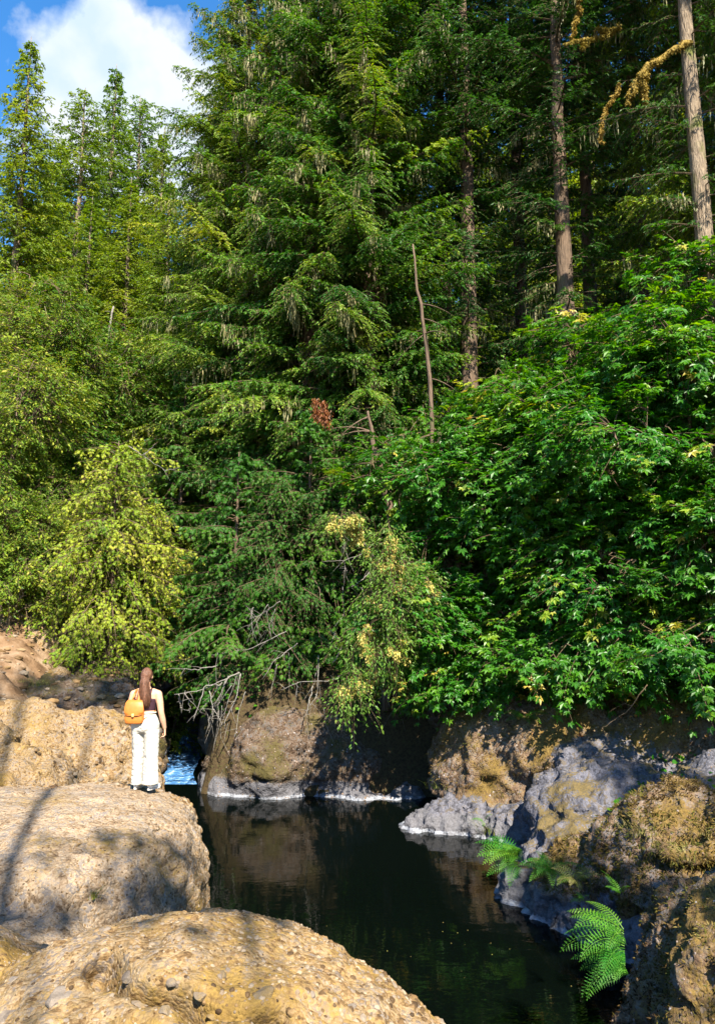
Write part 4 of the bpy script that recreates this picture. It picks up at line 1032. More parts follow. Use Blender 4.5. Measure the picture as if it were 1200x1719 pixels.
# trees beside and behind the camera on the right bank: they keep the pool and the right bank in shade
GX_ = 'forest beside the viewer on the right bank'
SHX = [(14.5, 12.5, 'far_b', 1.6), (7.6, -1.5, 'fir_a', .46), (9.8, 0.5, 'fir_a', .5), (20, 15, 'fir_b', 1.2), (17.5, 20, 'hem', 1.2)]
for k, (x, y, key, s) in enumerate(SHX):
    place(key, (x, y, gz(x, y) - .1), k * 2.1, (s * 1.05, s * 1.05, s), 'tall conifer of the dark forest beside the viewer, outside the photo', 'conifer', GX_)


for k, (x, y, s_) in enumerate([(6.9, 2.0, 1.25), (6.8, -1.6, 1.4)]):
    place('ced', (x, y, gz(x, y) - .2), k * 1.3, s_, 'tall conifer of the dark forest beside the viewer, outside the photo', 'conifer', GX_, mats=['cedar', 'twig'])


prot_b('thin', 'alder_tree', broadleaf(36, [((0, 0, 15.6), (1.5, 1.0, 1.1)), ((.9, 0, 16.6), (.9, .8, .7))], 170, 16, OVAL, 0.13, [(0, 0, -.4)], slen=.7, limb=.035), 'bark', 'glow')  # unseen slender tree, crown shaped and placed for the shade it casts
place('thin', (0.2, -5.2, gz(.2, -5.2)), 1.0, 1.62, 'tall slender unseen tree added behind the viewer to shade the left ledge', 'tree')
place('thin', (1.75, -5.5, gz(1.75, -5.5)), 0, 1.0, 'slender unseen tree behind the viewer, its small crown shaped to shade the pale outcrop', 'tree')
G = Geo(); r_ = np.random.default_rng(77); n = 2600; xx = r_.uniform(-15, -5.5, n); yy = r_.uniform(15, 31, n); s_ = .015 * 9 ** (r_.random(n) ** 2.2)
zz = np.array([drop(a, b) for a, b in zip(xx, yy)])
stamp(G, IV * np.array([1, 1.3, .6]) * (1 + .3 * vnoise(IV * 1.7, .7, 2))[:, None], IF, np.stack([xx, yy, zz + s_ * .1], -1), r_.normal(size=(n, 3)) * np.array([1, 1, .1]), np.tile([0, 0, 1.], (n, 1)), s_, r_.random(n))
tag(G.build('gravel', PEB), 'loose stones scattered over the sandy upper left bank', 'gravel', kind='stuff')


# ------------------------------------------------------------------ plumed shrub, dead branches, mossy boughs
GTs, GCs = broadleaf(51, [((0, 0, 0), (.6, .6, .7)), ((.1, -.2, -1.2), (.85, .8, .7)), ((-.35, -.3, -2.1), (.9, .7, .65)), ((.7, 0, -.9), (.6, .6, .7)), ((-.85, -.4, -3.2), (.5, .5, .6)), ((.1, -.1, -2.4), (.55, .6, .6)), ((-1.05, .1, .75), (.65, .45, .3))],
                     560, 15, SLIM, 0.105, [(.6, 1.6, -2.2), (.4, 1.7, -2.4), (.2, 1.6, -2.6)], slen=.6, flat=.7, tint0=.4, droop=.6, limb=.022)
r_ = np.random.default_rng(52); sh = P(650, 925, 18.2)
root = empty('plumed_shrub', (sh[0] + .4, sh[1] + 1.6, sh[2] - 2.5)); off = np.array(sh) - np.array(root.location)
for G_ in (GTs, GCs): G_.v = [v + off for v in G_.v]
GTs.build('stem', M['dead'], root, smooth=True); GCs.build('foliage', [M['spray'], M['twig']], root)
GP = Geo(); me = root.children[1].data; pv = verts_of(me); pv = pv[r_.choice(len(pv), 9000)]
wgt = np.clip(0.55 + 0.8 * vnoise(pv, 0.7, 2), 0.2, 1); pv = pv[r_.random(len(pv)) < wgt]
for c in pv:
    n = 14; s_ = r_.uniform(.09, .22); u = r_.random(n)
    pos = c + np.stack([r_.normal(size=n) * .022, r_.normal(size=n) * .022, -u * s_], -1) * np.array([1.3, 1.3, 1])
    stamp(GP, DIA[0], DIA[1], pos, np.stack([r_.normal(size=n), r_.normal(size=n), -np.ones(n) * 1.2], -1), r_.normal(size=(n, 3)), .06, np.clip(r_.random() * .7 + r_.normal(size=n) * .15, 0, 1), wid=.032)
pl = GP.build('seed_plumes', M['plume'], root); 
tag(root, 'drooping shrub covered in faded cream seed plumes over the black hollow', 'shrub')


def dead_tangle(name, label, lines, Y, r0, seed, hang=0, mat='dead', cat='dead branch', fine=0.5, group=None):
    r_ = np.random.default_rng(seed); G = Geo(); o0 = P(*lines[0][0], Y)
    def poly(pts, ra, rb, n=12):
        k = np.linspace(0, 1, len(pts)); t_ = np.linspace(0, 1, n)
        q_ = np.stack([np.interp(t_, k, pts[:, i]) for i in range(3)], -1); q_ = q_ + r_.normal(size=q_.shape) * ra * 0.7
        tubes(G, q_ - o0, np.linspace(ra, rb, n), 6); return q_
    for li in lines:
        ys = Y + np.cumsum(r_.normal(size=len(li)) * .12); ys[0] = Y
        pts = np.array([P(px, py, y) for (px, py), y in zip(li, ys)])
        ra = r0 * r_.uniform(.5, 1.0); q_ = poly(pts, ra, ra * .35)
        for _ in range(int(fine * 8)):
            i = r_.integers(3, 11); l = r_.uniform(.12, .45); d = nrm(q_[min(i + 1, 11)] - q_[i - 1] + r_.normal(size=3) * .6)
            e = np.stack([q_[i] + d * l * s_ + np.array([0, 0, -.2 * l * s_ ** 2]) for s_ in np.linspace(0, 1, 5)]); poly(e, ra * .4, ra * .12, 6)
    for k in range(hang):
        li = lines[r_.integers(len(lines))]; a, b_ = li[0], li[-1]; f_ = r_.random()
        x0, y0 = a[0] + (b_[0] - a[0]) * f_, a[1] + (b_[1] - a[1]) * f_
        l = r_.uniform(20, 75); sl_ = r_.uniform(-.5, .25); Yk = Y + r_.normal() * .3
        pts = np.array([P(x0, y0, Yk), P(x0 + sl_ * l * .3 + r_.normal() * 3, y0 + l * .4, Yk + .1), P(x0 + sl_ * l + r_.normal() * 4, y0 + l, Yk + r_.normal() * .15)])
        poly(pts, r0 * .4, r0 * .12, 8)
    return tag(G.build(name, M[mat], smooth=True, loc=tuple(o0)), label, cat, group)


dead_tangle('dead_branch', 'tangle of bare pale branches hanging over the stream right of the woman',
            [[(402, 1128), (375, 1142), (340, 1158), (293, 1166)], [(400, 1128), (388, 1165), (372, 1215)], [(385, 1135), (360, 1185), (345, 1233)], [(372, 1145), (356, 1170), (330, 1200)],
             [(404, 1130), (396, 1175), (376, 1215), (380, 1225)], [(412, 1160), (400, 1200), (395, 1238)], [(380, 1140), (366, 1180), (368, 1210)], [(364, 1118), (330, 1124), (299, 1122)],
             [(352, 1160), (358, 1190), (370, 1208)], [(372, 1150), (345, 1150), (325, 1210)], [(390, 1150), (362, 1188), (350, 1225)], [(300, 1165), (302, 1182), (306, 1190)], [(310, 1163), (320, 1188), (318, 1196)]], 20.4, 0.021, 61, 10)
dead_tangle('dead_branch', 'bare forked twigs hanging left of the plumed shrub above the rock mound',
            [[(590, 1122), (555, 1143), (500, 1145), (470, 1160)], [(535, 1100), (532, 1165), (522, 1185)], [(525, 1150), (517, 1190), (510, 1207)], [(560, 1112), (575, 1085), (560, 1060)], [(530, 1165), (545, 1192)], [(500, 1145), (497, 1175)]], 20.6, .018, 62, 5)
dead_tangle('dead_branch', 'grey twiggy dead spray among green boughs above the brown rock mound',
            [[(470, 1010), (440, 1030), (415, 1052)], [(450, 1015), (430, 1045), (440, 1072)], [(462, 1022), (452, 1050), (455, 1068)], [(425, 1020), (420, 1040)], [(480, 1060), (420, 1090), (350, 1100)], [(500, 1080), (460, 1110), (440, 1140)]], 20.7, .017, 63, 10, fine=1.0)
dead_tangle('dead_branch', 'bare grey twigs dangling below the plumed shrub in the black hollow',
            [[(632, 1148), (650, 1170), (655, 1190)], [(655, 1160), (670, 1175), (690, 1180)], [(640, 1155), (645, 1175)], [(700, 1130), (690, 1160), (675, 1182)]], 19.9, .012, 64, 6)
dead_tangle('dead_branch', 'curved pale bare bough between the feathery cedar and the plumed shrub',
            [[(628, 912), (610, 930), (575, 942), (540, 943)], [(580, 890), (576, 930)], [(577, 940), (582, 960)], [(620, 960), (605, 975), (590, 985), (600, 1000)], [(575, 985), (578, 1030), (562, 1052)]], 19.9, .020, 65, 4)
dead_tangle('dead_branch', 'long bare pale twig reaching right through the yellow cedar',
            [[(215, 748), (245, 768), (278, 790)], [(240, 765), (262, 745)], [(278, 790), (300, 785)]], 20.0, .016, 66, 0, fine=.3)
dead_tangle('fallen_branch', 'thin fallen branch lying slantwise on the mossy cliff at right', [[(1085, 1150), (1052, 1195), (1010, 1222)], [(1010, 1222), (1022, 1245)], [(1060, 1185), (1045, 1180)]], 15.3, .020, 67, 0, 'twig', 'branch', .2)
dead_tangle('dead_twig', 'single dry twig standing on the edge of the near boulder against the dark water', [[(677, 1652), (672, 1625), (668, 1606)]], hit(680, 1662)[0][1] + .05, .006, 68, 0, cat='twig', fine=0)
dead_tangle('dead_twig', 'short pale twig standing in the shaded hollow of the pale outcrop', [[(278, 1516), (277, 1500), (279, 1488)]], 6.9, .006, 69, 0, cat='twig', fine=0)


def moss_bough(lines, Y, r0, seed, label):
    r_ = np.random.default_rng(seed); o0 = P(*lines[0][0], Y); G = Geo(); GM_ = Geo()
    for li in lines:
        pts = np.array([P(px, py, Y + .12 * r_.normal()) for px, py in li]) - o0; k = np.linspace(0, 1, len(pts)); t_ = np.linspace(0, 1, 18)
        q_ = np.stack([np.interp(t_, k, pts[:, i]) for i in range(3)], -1) + r_.normal(size=(18, 3)) * .03
        rr = np.linspace(r0, r0 * .4, 18) * r_.uniform(.75, 1.3, 18); tubes(G, q_, rr, 8)
        n = 1500; f_ = r_.random(n) * 16.9; i = f_.astype(int); d = nrm(r_.normal(size=(n, 3)))
        p_ = q_[i] * (1 - (f_ - i))[:, None] + q_[i + 1] * (f_ - i)[:, None] + d * rr[i][:, None] * .95
        stamp(GM_, DIA[0], DIA[1], p_, d * .5 - np.array([0, 0, .9]) + r_.normal(size=(n, 3)) * .3, r_.normal(size=(n, 3)), r_.uniform(.03, .09, n), np.clip(.55 + .25 * r_.normal(size=n), 0, 1), wid=.035)
    root = empty('mossy_bough', o0); tag(root, label, 'branch'); G.build('branch', M['mossy'], root, smooth=True); GM_.build('moss', M['goldmoss'], root)
    return root


M['goldmoss'] = leaf_mat('golden_moss', [(0.08, 0.06, 0.012), (0.19, 0.135, 0.026), (0.30, 0.22, 0.05)], 0.25, spec=.1)
moss_bough([[(1158, 72), (1120, 90), (1090, 108), (1072, 128), (1060, 165)], [(1090, 108), (1060, 150), (1052, 172)], [(1078, 122), (1082, 175)]], 18.4, .10, 71, 'thick bough wrapped in golden moss joining the pale trunk at top right')
moss_bough([[(1040, 45), (1010, 62), (975, 68), (946, 72)], [(1030, 52), (1000, 48)], [(985, 66), (978, 82)]], 19.5, .055, 72, 'smaller level bough with golden moss left of the thick mossy one')
moss_bough([[(972, 0), (970, 25), (962, 45), (962, 70)]], 19.6, .06, 73, 'upright golden mossy limb at the top edge above the level bough')
moss_bough([[(1040, 140), (1030, 165), (1015, 185), (1008, 215), (1010, 240)]], 19.0, .05, 74, 'short mossy limb dangling below the thick golden bough')

# leafy undergrowth on the shaded slopes
r_ = np.random.default_rng(91); G = Geo(); n = 52000; xx = np.concatenate([r_.uniform(-4.5, 12, n // 2), r_.uniform(-2, 5, n - n // 2)]); yy = np.concatenate([r_.uniform(14, 30, n // 2), r_.uniform(20.5, 27, n - n // 2)])
zz = height(xx, yy); k_ = (sdist(xx, yy) > .9) & (vnoise(np.stack([xx, yy, 0 * xx], -1), 1.2, 2) > -.35); xx, yy, zz = xx[k_], yy[k_], zz[k_]; n = len(xx)
stamp(G, OVAL[0], OVAL[1], np.stack([xx, yy, zz + r_.uniform(.0, .45, n)], -1), r_.normal(size=(n, 3)) * np.array([1, 1, .4]), np.array([0, -.4, 1.]) + r_.normal(size=(n, 3)) * .5, r_.uniform(.06, .16, n), r_.random(n) * .7)
tag(G.build('undergrowth', M['maple']), 'dark leafy ground cover on the shaded slopes under the trees', 'undergrowth', kind='stuff')

# a cluster of rust coloured dead needles on the shaggy fir
r_ = np.random.default_rng(75); G = Geo(); c0 = P(543, 690, 20.8)
for (px, py, l) in [(530, 668, .45), (537, 670, .5), (544, 674, .5), (549, 688, .4)]:
    c = P(px, py, 20.8) - c0; n = 120; u = r_.random(n)
    pos = c + np.stack([r_.normal(size=n) * .07, r_.normal(size=n) * .05, -u * l * 1.3], -1)
    stamp(G, DIA[0], DIA[1], pos, np.stack([r_.normal(size=n) * .5, r_.normal(size=n) * .5, -np.ones(n)], -1), r_.normal(size=(n, 3)), .12, r_.random(n), wid=.04)
dead = G.build('dead_bough', M['red'], loc=tuple(c0)); tag(dead, 'hanging clump of rust red dead foliage in the middle of the massive fir', 'dead foliage')


# ------------------------------------------------------------------ ferns and grasses
def fern(loc, n, length, label, seed, az0=0, spread=math.pi, up=0.9, slim=1.0, group=None, mat='fern', bend=1.0, k0=17, drop_=0.0):
    r_ = np.random.default_rng(seed); root = empty('fern', loc); tag(root, label, 'fern', group)
    for k in range(n):
        G = Geo(); f0 = ((k * 0.618) % 1.0) - .5; a = az0 + spread * f0 * 2 + r_.normal() * .12; Ln = length * r_.uniform(.7, 1.1)
        dd = np.array([math.cos(a), math.sin(a), 0]); m = k0; u = np.linspace(0, 1, m); el = up * r_.uniform(.3, 1.2) - drop_ * .9 * (k / n)
        th = el - bend * 1.3 * u ** 1.3; st = Ln / m
        p = np.array([0, 0, -drop_ * k / n]) + np.concatenate([[np.zeros(3)], np.cumsum((dd * np.cos(th)[:, None] + np.array([0, 0, 1]) * np.sin(th)[:, None]) * st, 0)])[:m]
        tubes(G, p, np.linspace(.007, .002, m) * length, 4, .9)
        tg = nrm(np.gradient(p, axis=0)); tilt = np.array([0, 0, 1.0]) + r_.normal(size=3) * .3 + np.array([0, -.5, 0]); sd = nrm(np.cross(tg, tilt)); nn_ = np.cross(sd, tg)
        w = Ln * .21 * slim * np.clip(np.sin(np.clip((u - .04) / .96, 0, 1) ** .55 * math.pi), 0, 1) ** .8 + .006
        cl = .45 + .22 * r_.normal()
        for s_ in (1, -1):
            pos = p[2:]; dr = sd[2:] * s_ + tg[2:] * .38 - np.array([0, 0, .18])
            stamp(G, SLIM[0], SLIM[1], pos, dr, nn_[2:], w[2:], np.clip(cl + .10 * r_.normal(size=m - 2), 0, 1), wid=np.full(m - 2, st * .82))
            drn = nrm(dr)
            for sub in (1, -1):
                for f_, wf in ((.2, 1.0), (.42, .8), (.64, .55)):          # lobes along each leaflet
                    stamp(G, SLIM[0], SLIM[1], pos + drn * (w[2:] * f_)[:, None], tg[2:] * sub + drn * .6, nn_[2:], np.full(m - 2, st * .48 * wf), np.clip(cl + .1, 0, 1), wid=w[2:] * .2)
        G.build('frond', M[mat], root)
    return root


fern(P(1046, 1560, 8.0), 19, .64, 'large bright green fern hanging over the water in the lower right', 81, az0=R(188), spread=R(62), up=.75, bend=.95, k0=19, drop_=.42)
fern(P(868, 1430, 13.0), 18, .78, 'feathery green fern arching over the water at the middle of the right bank', 82, az0=R(195), spread=R(75), up=1.0, k0=17, drop_=.25)
fern(P(925, 1462, 11.9), 14, .55, 'paler green fern on the grey ledge between two larger ferns', 83, az0=R(230), spread=R(110), up=1.1, k0=15)
fern(P(965, 1478, 11.3), 10, .42, 'yellow green fern at the foot of the shaggy hummock', 84, az0=R(250), spread=R(100), up=1.0, k0=14, mat='grass')
fern(P(1040, 1500, 8.9), 5, .30, 'small upright fern with few fronds on the edge of the rough boulder', 85, az0=R(210), spread=R(100), up=1.3, slim=.8, bend=.7, k0=14)
fern(P(978, 1512, 11.0), 5, .28, 'tiny bright fern just above the white waterline', 86, az0=R(220), spread=R(100), up=1.0, k0=12)
fern(P(812, 1380, 16.5), 4, .35, 'tiny fern tuft on the low grey shelf under the cliff', 87, az0=R(240), spread=R(100), up=1.1, k0=12)
for k, (px, py, l, lab) in enumerate([(880, 1205, .6, 'shadowed fern drooping under the maples above the golden cliff'), (1105, 1190, .6, 'shadowed fern on the dark bank under the right maples')]):
    h_, _n = hit(px, py); fern(h_, 7, l, lab, 90 + k, az0=R(250), spread=R(120), up=.9, k0=22)


def tuft(loc, n, h, label, seed, mat='grass', tint=.5, spread=.07, name='grass_tuft'):
    r_ = np.random.default_rng(seed); G = Geo()
    for k in range(n):
        a = r_.uniform(0, 6.28); o_ = np.array([math.cos(a), math.sin(a), 0]) * r_.random() * spread; l = h * r_.uniform(.5, 1.1); ln_ = r_.uniform(.3, 1.3)
        u = np.linspace(0, 1, 6)[:, None]; d = np.array([math.cos(a), math.sin(a), 0]); p = o_ + d * ln_ * l * u ** 2 + np.array([0, 0, 1]) * l * (u - .25 * ln_ * u ** 2)
        w = .0035 * (1 - u[:, 0]) + .0006; sd = np.array([-d[1], d[0], 0]); V = np.concatenate([p - sd * w[:, None], p + sd * w[:, None]])
        q_ = [[i, i + 1, i + 7, i + 6] for i in range(5)]; G.add(V, q_, np.clip(tint + r_.normal() * .3, 0, 1))
    return tag(G.build(name, M[mat], loc=tuple(loc)), label, 'grass')


for k, (px, py, n, h, lab, tn) in enumerate([
    (158, 1503, 60, .13, 'small green and straw tuft of grass in the crack behind the near boulder', .5), (65, 1150, 160, .20, 'yellowish low grass patch on the sandy bank left of the woman', .7),
    (40, 1143, 120, .16, 'faint grass patch at the left end of the sandy bank', .8), (1150, 1440, 110, .22, 'dry straw grass lying over the top of the rough boulder', .95),
    (1075, 1395, 90, .20, 'dry straw grass on the crown of the shaggy hummock', .95), (820, 1395, 60, .35, 'wispy green grass beside the feathery fern', .45), (1185, 1395, 80, .2, 'dry grass at the right edge on the shaggy hummock', .9),
    (735, 1320, 50, .25, 'grass tuft at the waterside foot of the golden cliff', .4)]):
    h_, _n = hit(px, py); tuft(h_ - np.array([0, 0, .02]), n, h, lab, 100 + k, tint=tn, spread=.07 if k == 0 else .35)

# ------------------------------------------------------------------ loose and bedded stones
for k, (px, py, s, lab, fl) in enumerate([
    (100, 1668, .085, 'largest flat grey brown stone bedded in the near boulder', .45), (24, 1644, .045, 'dark grey angular stone near the left edge of the near boulder', .5),
    (18, 1700, .075, 'grey stone in the bottom left corner', .4), (335, 1672, .050, 'long pale grey stone lying in the dark crevice', .45),
    (355, 1708, .028, 'small white stone beside the bottom of the crevice', .6), (445, 1665, .062, 'tan rounded stone bedded right of the crevice', .5),
    (232, 1685, .055, 'flat tan stone on the left lip of the crevice', .4), (278, 1695, .040, 'grey brown stone at the bottom left of the crevice', .6),
    (215, 1640, .040, 'brown knobbly stone at the top of the crevice', .7), (288, 1650, .032, 'small grey stone stuck inside the crevice', .7),
    (375, 1635, .030, 'small brown stone above the right side of the crevice', .6), (590, 1690, .035, 'grey stone on the sloping right flank of the near boulder', .5),
    (300, 1590, .024, 'little grey stone high on the crown of the near boulder', .6), (180, 1560, .03, 'pale stone on the upper left crown of the near boulder', .5)]):
    h_, n_ = hit(px, py); o = small_stone(px, py, h_[1], s, lab, 200 + k, flat=fl); o.location = tuple(h_ - n_ * s * .22)
for k, (px, py, s, lab) in enumerate([(72, 1080, .75, 'rounded brown boulder on the upper sandy bank'), (130, 1068, .45, 'low boulder right of the rounded one on the sandy bank'), (95, 1130, .35, 'small boulder half buried in sand below the rounded one'),
                                      (150, 1060, .5, 'boulder under the tips of the yellow cedar')]):
    h_, n_ = hit(px, py); o = small_stone(px, py, h_[1], s, lab, 220 + k, mat='rock_mid', name='boulder', cat='boulder', flat=.6); o.location = tuple(h_ - np.array([0, 0, s * .05]))
h_, n_ = hit(868, 1345); o = small_stone(868, 1345, h_[1], .16, 'round dark boulder perched at the junction of cliff and grey slope', 230, mat='rock_shade', name='boulder', cat='boulder', flat=.8); o.location = tuple(h_ + n_ * .04)

# leaf litter on the right cliff and the dark bank at upper left
G = Geo(); r_ = np.random.default_rng(240)
for me_, n, kf in ((cliff.data, 1400, lambda c, n: (c[:, 2] > 1.9) * (n[:, 2] > 0.1) * (c[:, 0] > 3.6)), (bluff.data, 700, lambda c, n: (c[:, 2] > 1.8) * (n[:, 2] > .1))):
    p, nn = surf(me_, n, lambda c, n: kf(c, n).astype(float), 9); stamp(G, OVAL[0], OVAL[1], p + nn * .02, r_.normal(size=p.shape), nn + r_.normal(size=p.shape) * .5, r_.uniform(.05, .13, n), r_.random(n))
yy = r_.uniform(24, 33, 5000); xx = r_.uniform(-17, -7.5, 5000); zz = height(xx, yy); stamp(G, OVAL[0], OVAL[1], np.stack([xx, yy, zz + .06], -1), r_.normal(size=(5000, 3)) * np.array([1, 1, .3]), np.array([0, 0, 1.]) + r_.normal(size=(5000, 3)) * .4, r_.uniform(.05, .14, 5000), r_.random(5000))
tag(G.build('leaf_litter', M['litter']), 'rust and yellow fallen leaves scattered over the banks under the trees', 'leaf litter', kind='stuff')
G = Geo(); n = 46; xx = r_.uniform(-1, 2.8, n); yy = r_.uniform(7, 12.5, n)
stamp(G, OVAL[0], OVAL[1], np.stack([xx, yy, xx * 0 + .006], -1), r_.normal(size=(n, 3)) * np.array([1, 1, .02]), np.tile([0, 0, 1.], (n, 1)), r_.uniform(.008, .022, n), r_.random(n))
tag(G.build('floating_debris', M['plume']), 'tiny pale flecks of debris floating on the dark pool', 'debris', kind='stuff')

# ------------------------------------------------------------------ small waterfall and rapids
G = Geo(); n = 26; m = 16; a = np.linspace(0, 1, n)[:, None]; c = np.linspace(-1, 1, m)[None, :]
top = P(322, 1212, 29.5); w = .16 + .30 * a
x = top[0] + .25 * a + c * w; y = 29.5 - 1.3 * a ** 1.5 + .10 * np.sin(c * 7); z = (top[2] + .1) * (1 - a ** 2.2) + .03 + 0 * c
V = np.stack([x + 0 * c, y + 0 * c, z + 0 * c], -1).reshape(-1, 3); V = V + (vnoise(V, .25, 2) * .07)[:, None]
q_ = np.array([[i * m + j, i * m + j + 1, (i + 1) * m + j + 1, (i + 1) * m + j] for i in range(n - 1) for j in range(m - 1)])
G.add(V, q_); G.v.append(V[-m:] * 1.0); G.n += m
ap_y = np.linspace(28.4, 22.6, 40)
A_, B2 = np.meshgrid(np.linspace(0, 1, 12), ap_y)
lx = np.interp(B2, [22, 24, 29], [-6.2, -6.6, -7.2]); rx = np.interp(B2, [22, 24, 29], [-4.4, -5.0, -5.6]); xx = lx + (rx - lx) * A_
Vr = np.stack([xx.ravel(), B2.ravel(), (.012 + .03 * (1 - sm(23, 28, B2.ravel())) * 0 + .05 * sm(22.6, 25, B2.ravel()) * (1 + vnoise(np.stack([xx.ravel(), B2.ravel(), 0 * xx.ravel()], -1), .4, 2)))], -1)
G.add(Vr, np.array([[i * 12 + j, i * 12 + j + 1, (i + 1) * 12 + j + 1, (i + 1) * 12 + j] for i in range(39) for j in range(11)]))
tag(G.build('stream', M['rapid'], smooth=True), kind='structure')


# ------------------------------------------------------------------ the woman and her backpack
M['skin'] = plain('skin', (0.46, 0.26, 0.17), .55, .3, .06, 30); M['skin'].node_tree.nodes['Principled BSDF'].inputs['Subsurface Weight'].default_value = .08
M['trousers'] = plain('cream_linen', (0.40, 0.38, 0.34), .85, .2, .05, 60, .3)
M['top'] = plain('dark_plum_jersey', (0.035, 0.014, 0.022), .75, .25, .15, 80)
M['hair'] = plain('brown_hair', (0.10, 0.042, 0.022), .5, .4, .75, 26, .8, (7, 7, .7))
M['leather'] = plain('tan_leather', (0.40, 0.125, 0.02), .5, .4, .12, 18, .25)
M['leather_d'] = plain('dark_tan_leather', (0.30, 0.10, 0.02), .5, .4, .15, 18, .2)
M['brass'] = plain('brass_clasp', (0.55, 0.36, 0.12), .3, .6)
M['shoe'] = plain('white_canvas', (0.80, 0.78, 0.74), .7, .3, .04, 60)
M['sole'] = plain('grey_rubber', (0.55, 0.52, 0.48), .8, .2)
M['eye'] = plain('dark_eye', (0.04, 0.025, 0.02), .2, .5)


def limb(G, pts, rad, seg=14, n=5):
    pts = np.array(pts, float); k = np.arange(len(pts)); t_ = np.linspace(0, len(pts) - 1, (len(pts) - 1) * n + 1)
    q_ = np.stack([np.interp(t_, k, pts[:, i]) for i in range(3)], -1); rr = np.interp(t_, k, rad)
    if len(q_) > 7:
        q2 = q_.copy(); q2[1:-1] = (q_[:-2] + q_[1:-1] * 2 + q_[2:]) / 4; q_ = q2
    tubes(G, q_, rr, seg); ellip(G, q_[0], (rr[0],) * 3, 12, 8); ellip(G, q_[-1], (rr[-1],) * 3, 12, 8)


def solid(G, name, mat, parent, vox, smooth_n=3, extra=()):
    o = G.build(name, mat, parent, smooth=True)
    mods = [('REMESH', dict(mode='VOXEL', voxel_size=vox)), ('SMOOTH', dict(factor=.5, iterations=smooth_n))] + list(extra)
    # the parent must not shift the mesh while the modifiers are evaluated
    me = baked(o, mods); me.materials.clear(); me.materials.append(mat); me.polygons.foreach_set('use_smooth', np.full(len(me.polygons), True)); me.update()
    return o


feet = hit(246, 1306)[0]
FX, FY = P(240, 1305, 10.0)[0], 10.0
FZ = max(drop(FX + .11, FY), drop(FX - .1, FY)) + .004
woman = empty('person', (FX, FY, FZ), 0, .91); tag(woman, 'woman in wide cream trousers and dark crop top standing on the rock, seen from behind', 'person')
SCL = 1.0
G = Geo()
rings(G, [(0, 0, .84, .165, .115), (0, -.01, .92, .178, .125), (0, -.005, 1.0, .150, .105), (0, 0, 1.06, .128, .090), (0, 0, 1.14, .140, .095), (0, 0, 1.22, .160, .105), (0, 0, 1.29, .168, .095), (0, 0, 1.335, .135, .075), (0, .0, 1.37, .07, .058), (0, .005, 1.40, .052, .054), (0, .012, 1.46, .05, .052)], 28)
limb(G, [(.10, 0, 1.315), (.172, 0, 1.285)], [.052, .056]); limb(G, [(-.10, 0, 1.315), (-.172, 0, 1.285)], [.052, .056])
limb(G, [(.172, 0, 1.285), (.205, -.012, 1.16), (.225, -.015, 1.04), (.245, .02, .93), (.262, .06, .82)], [.056, .049, .041, .040, .028])
limb(G, [(-.172, 0, 1.285), (-.205, .0, 1.16), (-.222, .01, 1.04), (-.215, .05, .93), (-.195, .10, .82)], [.056, .049, .041, .040, .028])
ellip(G, (0, .022, 1.535), (.073, .092, .108), 24, 16); ellip(G, (0, .055, 1.475), (.050, .052, .052)); ellip(G, (0, .118, 1.520), (.013, .018, .020)); limb(G, [(0, .108, 1.555), (0, .121, 1.525)], [.008, .012])
ellip(G, (0, .098, 1.482), (.024, .014, .008)); ellip(G, (.075, .01, 1.525), (.010, .018, .030)); ellip(G, (-.075, .01, 1.525), (.010, .018, .030))


def hand(G, w, d, side, fwd):
    """palm and five fingers hanging from the wrist w; d = down the hand, side = thumb side, fwd = palm normal"""
    w, d, side, fwd = map(lambda v: np.array(v, float), (w, d, side, fwd)); d, side, fwd = nrm(d), nrm(side), nrm(fwd)
    for f_, r_ in ((-.024, .013), (-.008, .0145), (.008, .0145), (.024, .013)):
        limb(G, [w + side * f_ * .6 + d * .005, w + side * f_ + d * .085], [r_, r_ * .95], 10, 3)
    for k, (f_, ln_, c_) in enumerate(((.027, .068, .30), (.009, .076, .38), (-.009, .071, .48), (-.026, .056, .6))):
        b_ = w + side * f_ + d * .085; p = [b_]; a = .15
        for q_ in (.45, .32, .23):
            a += c_; p.append(p[-1] + (d * math.cos(a) + fwd * math.sin(a) + side * f_ * 1.5) * ln_ * q_)
        limb(G, p, [.0092, .0085, .0078, .0068], 8, 3)
    b_ = w + side * .022 + d * .028
    limb(G, [b_, b_ + side * .026 + d * .022 + fwd * .010, b_ + side * .034 + d * .048 + fwd * .02, b_ + side * .032 + d * .070 + fwd * .028], [.014, .0115, .0095, .008], 8, 3)


hand(G, (.266, .066, .805), (.02, .06, -1), (-.3, 1, 0), (-1, -.3, 0))
hand(G, (-.193, .105, .805), (.02, .08, -1), (.3, 1, 0), (1, -.3, 0))
# ankles and feet inside the shoes
limb(G, [(.085, 0, .88), (.105, .0, .48), (.110, -.01, .09)], [.095, .060, .036]); limb(G, [(-.080, 0, .88), (-.100, .03, .48), (-.100, .05, .09)], [.095, .060, .036])
limb(G, [(.110, -.02, .05), (.155, .09, .035)], [.034, .028]); limb(G, [(-.100, .04, .05), (-.115, .15, .035)], [.034, .028])
solid(G, 'body', M['skin'], woman, .0055, 2)
for s_ in (1, -1):
    G = Geo(); ellip(G, (s_ * .030, .103, 1.538), (.011, .008, .008), 12, 8); G.build('eye', M['eye'], woman, smooth=True)
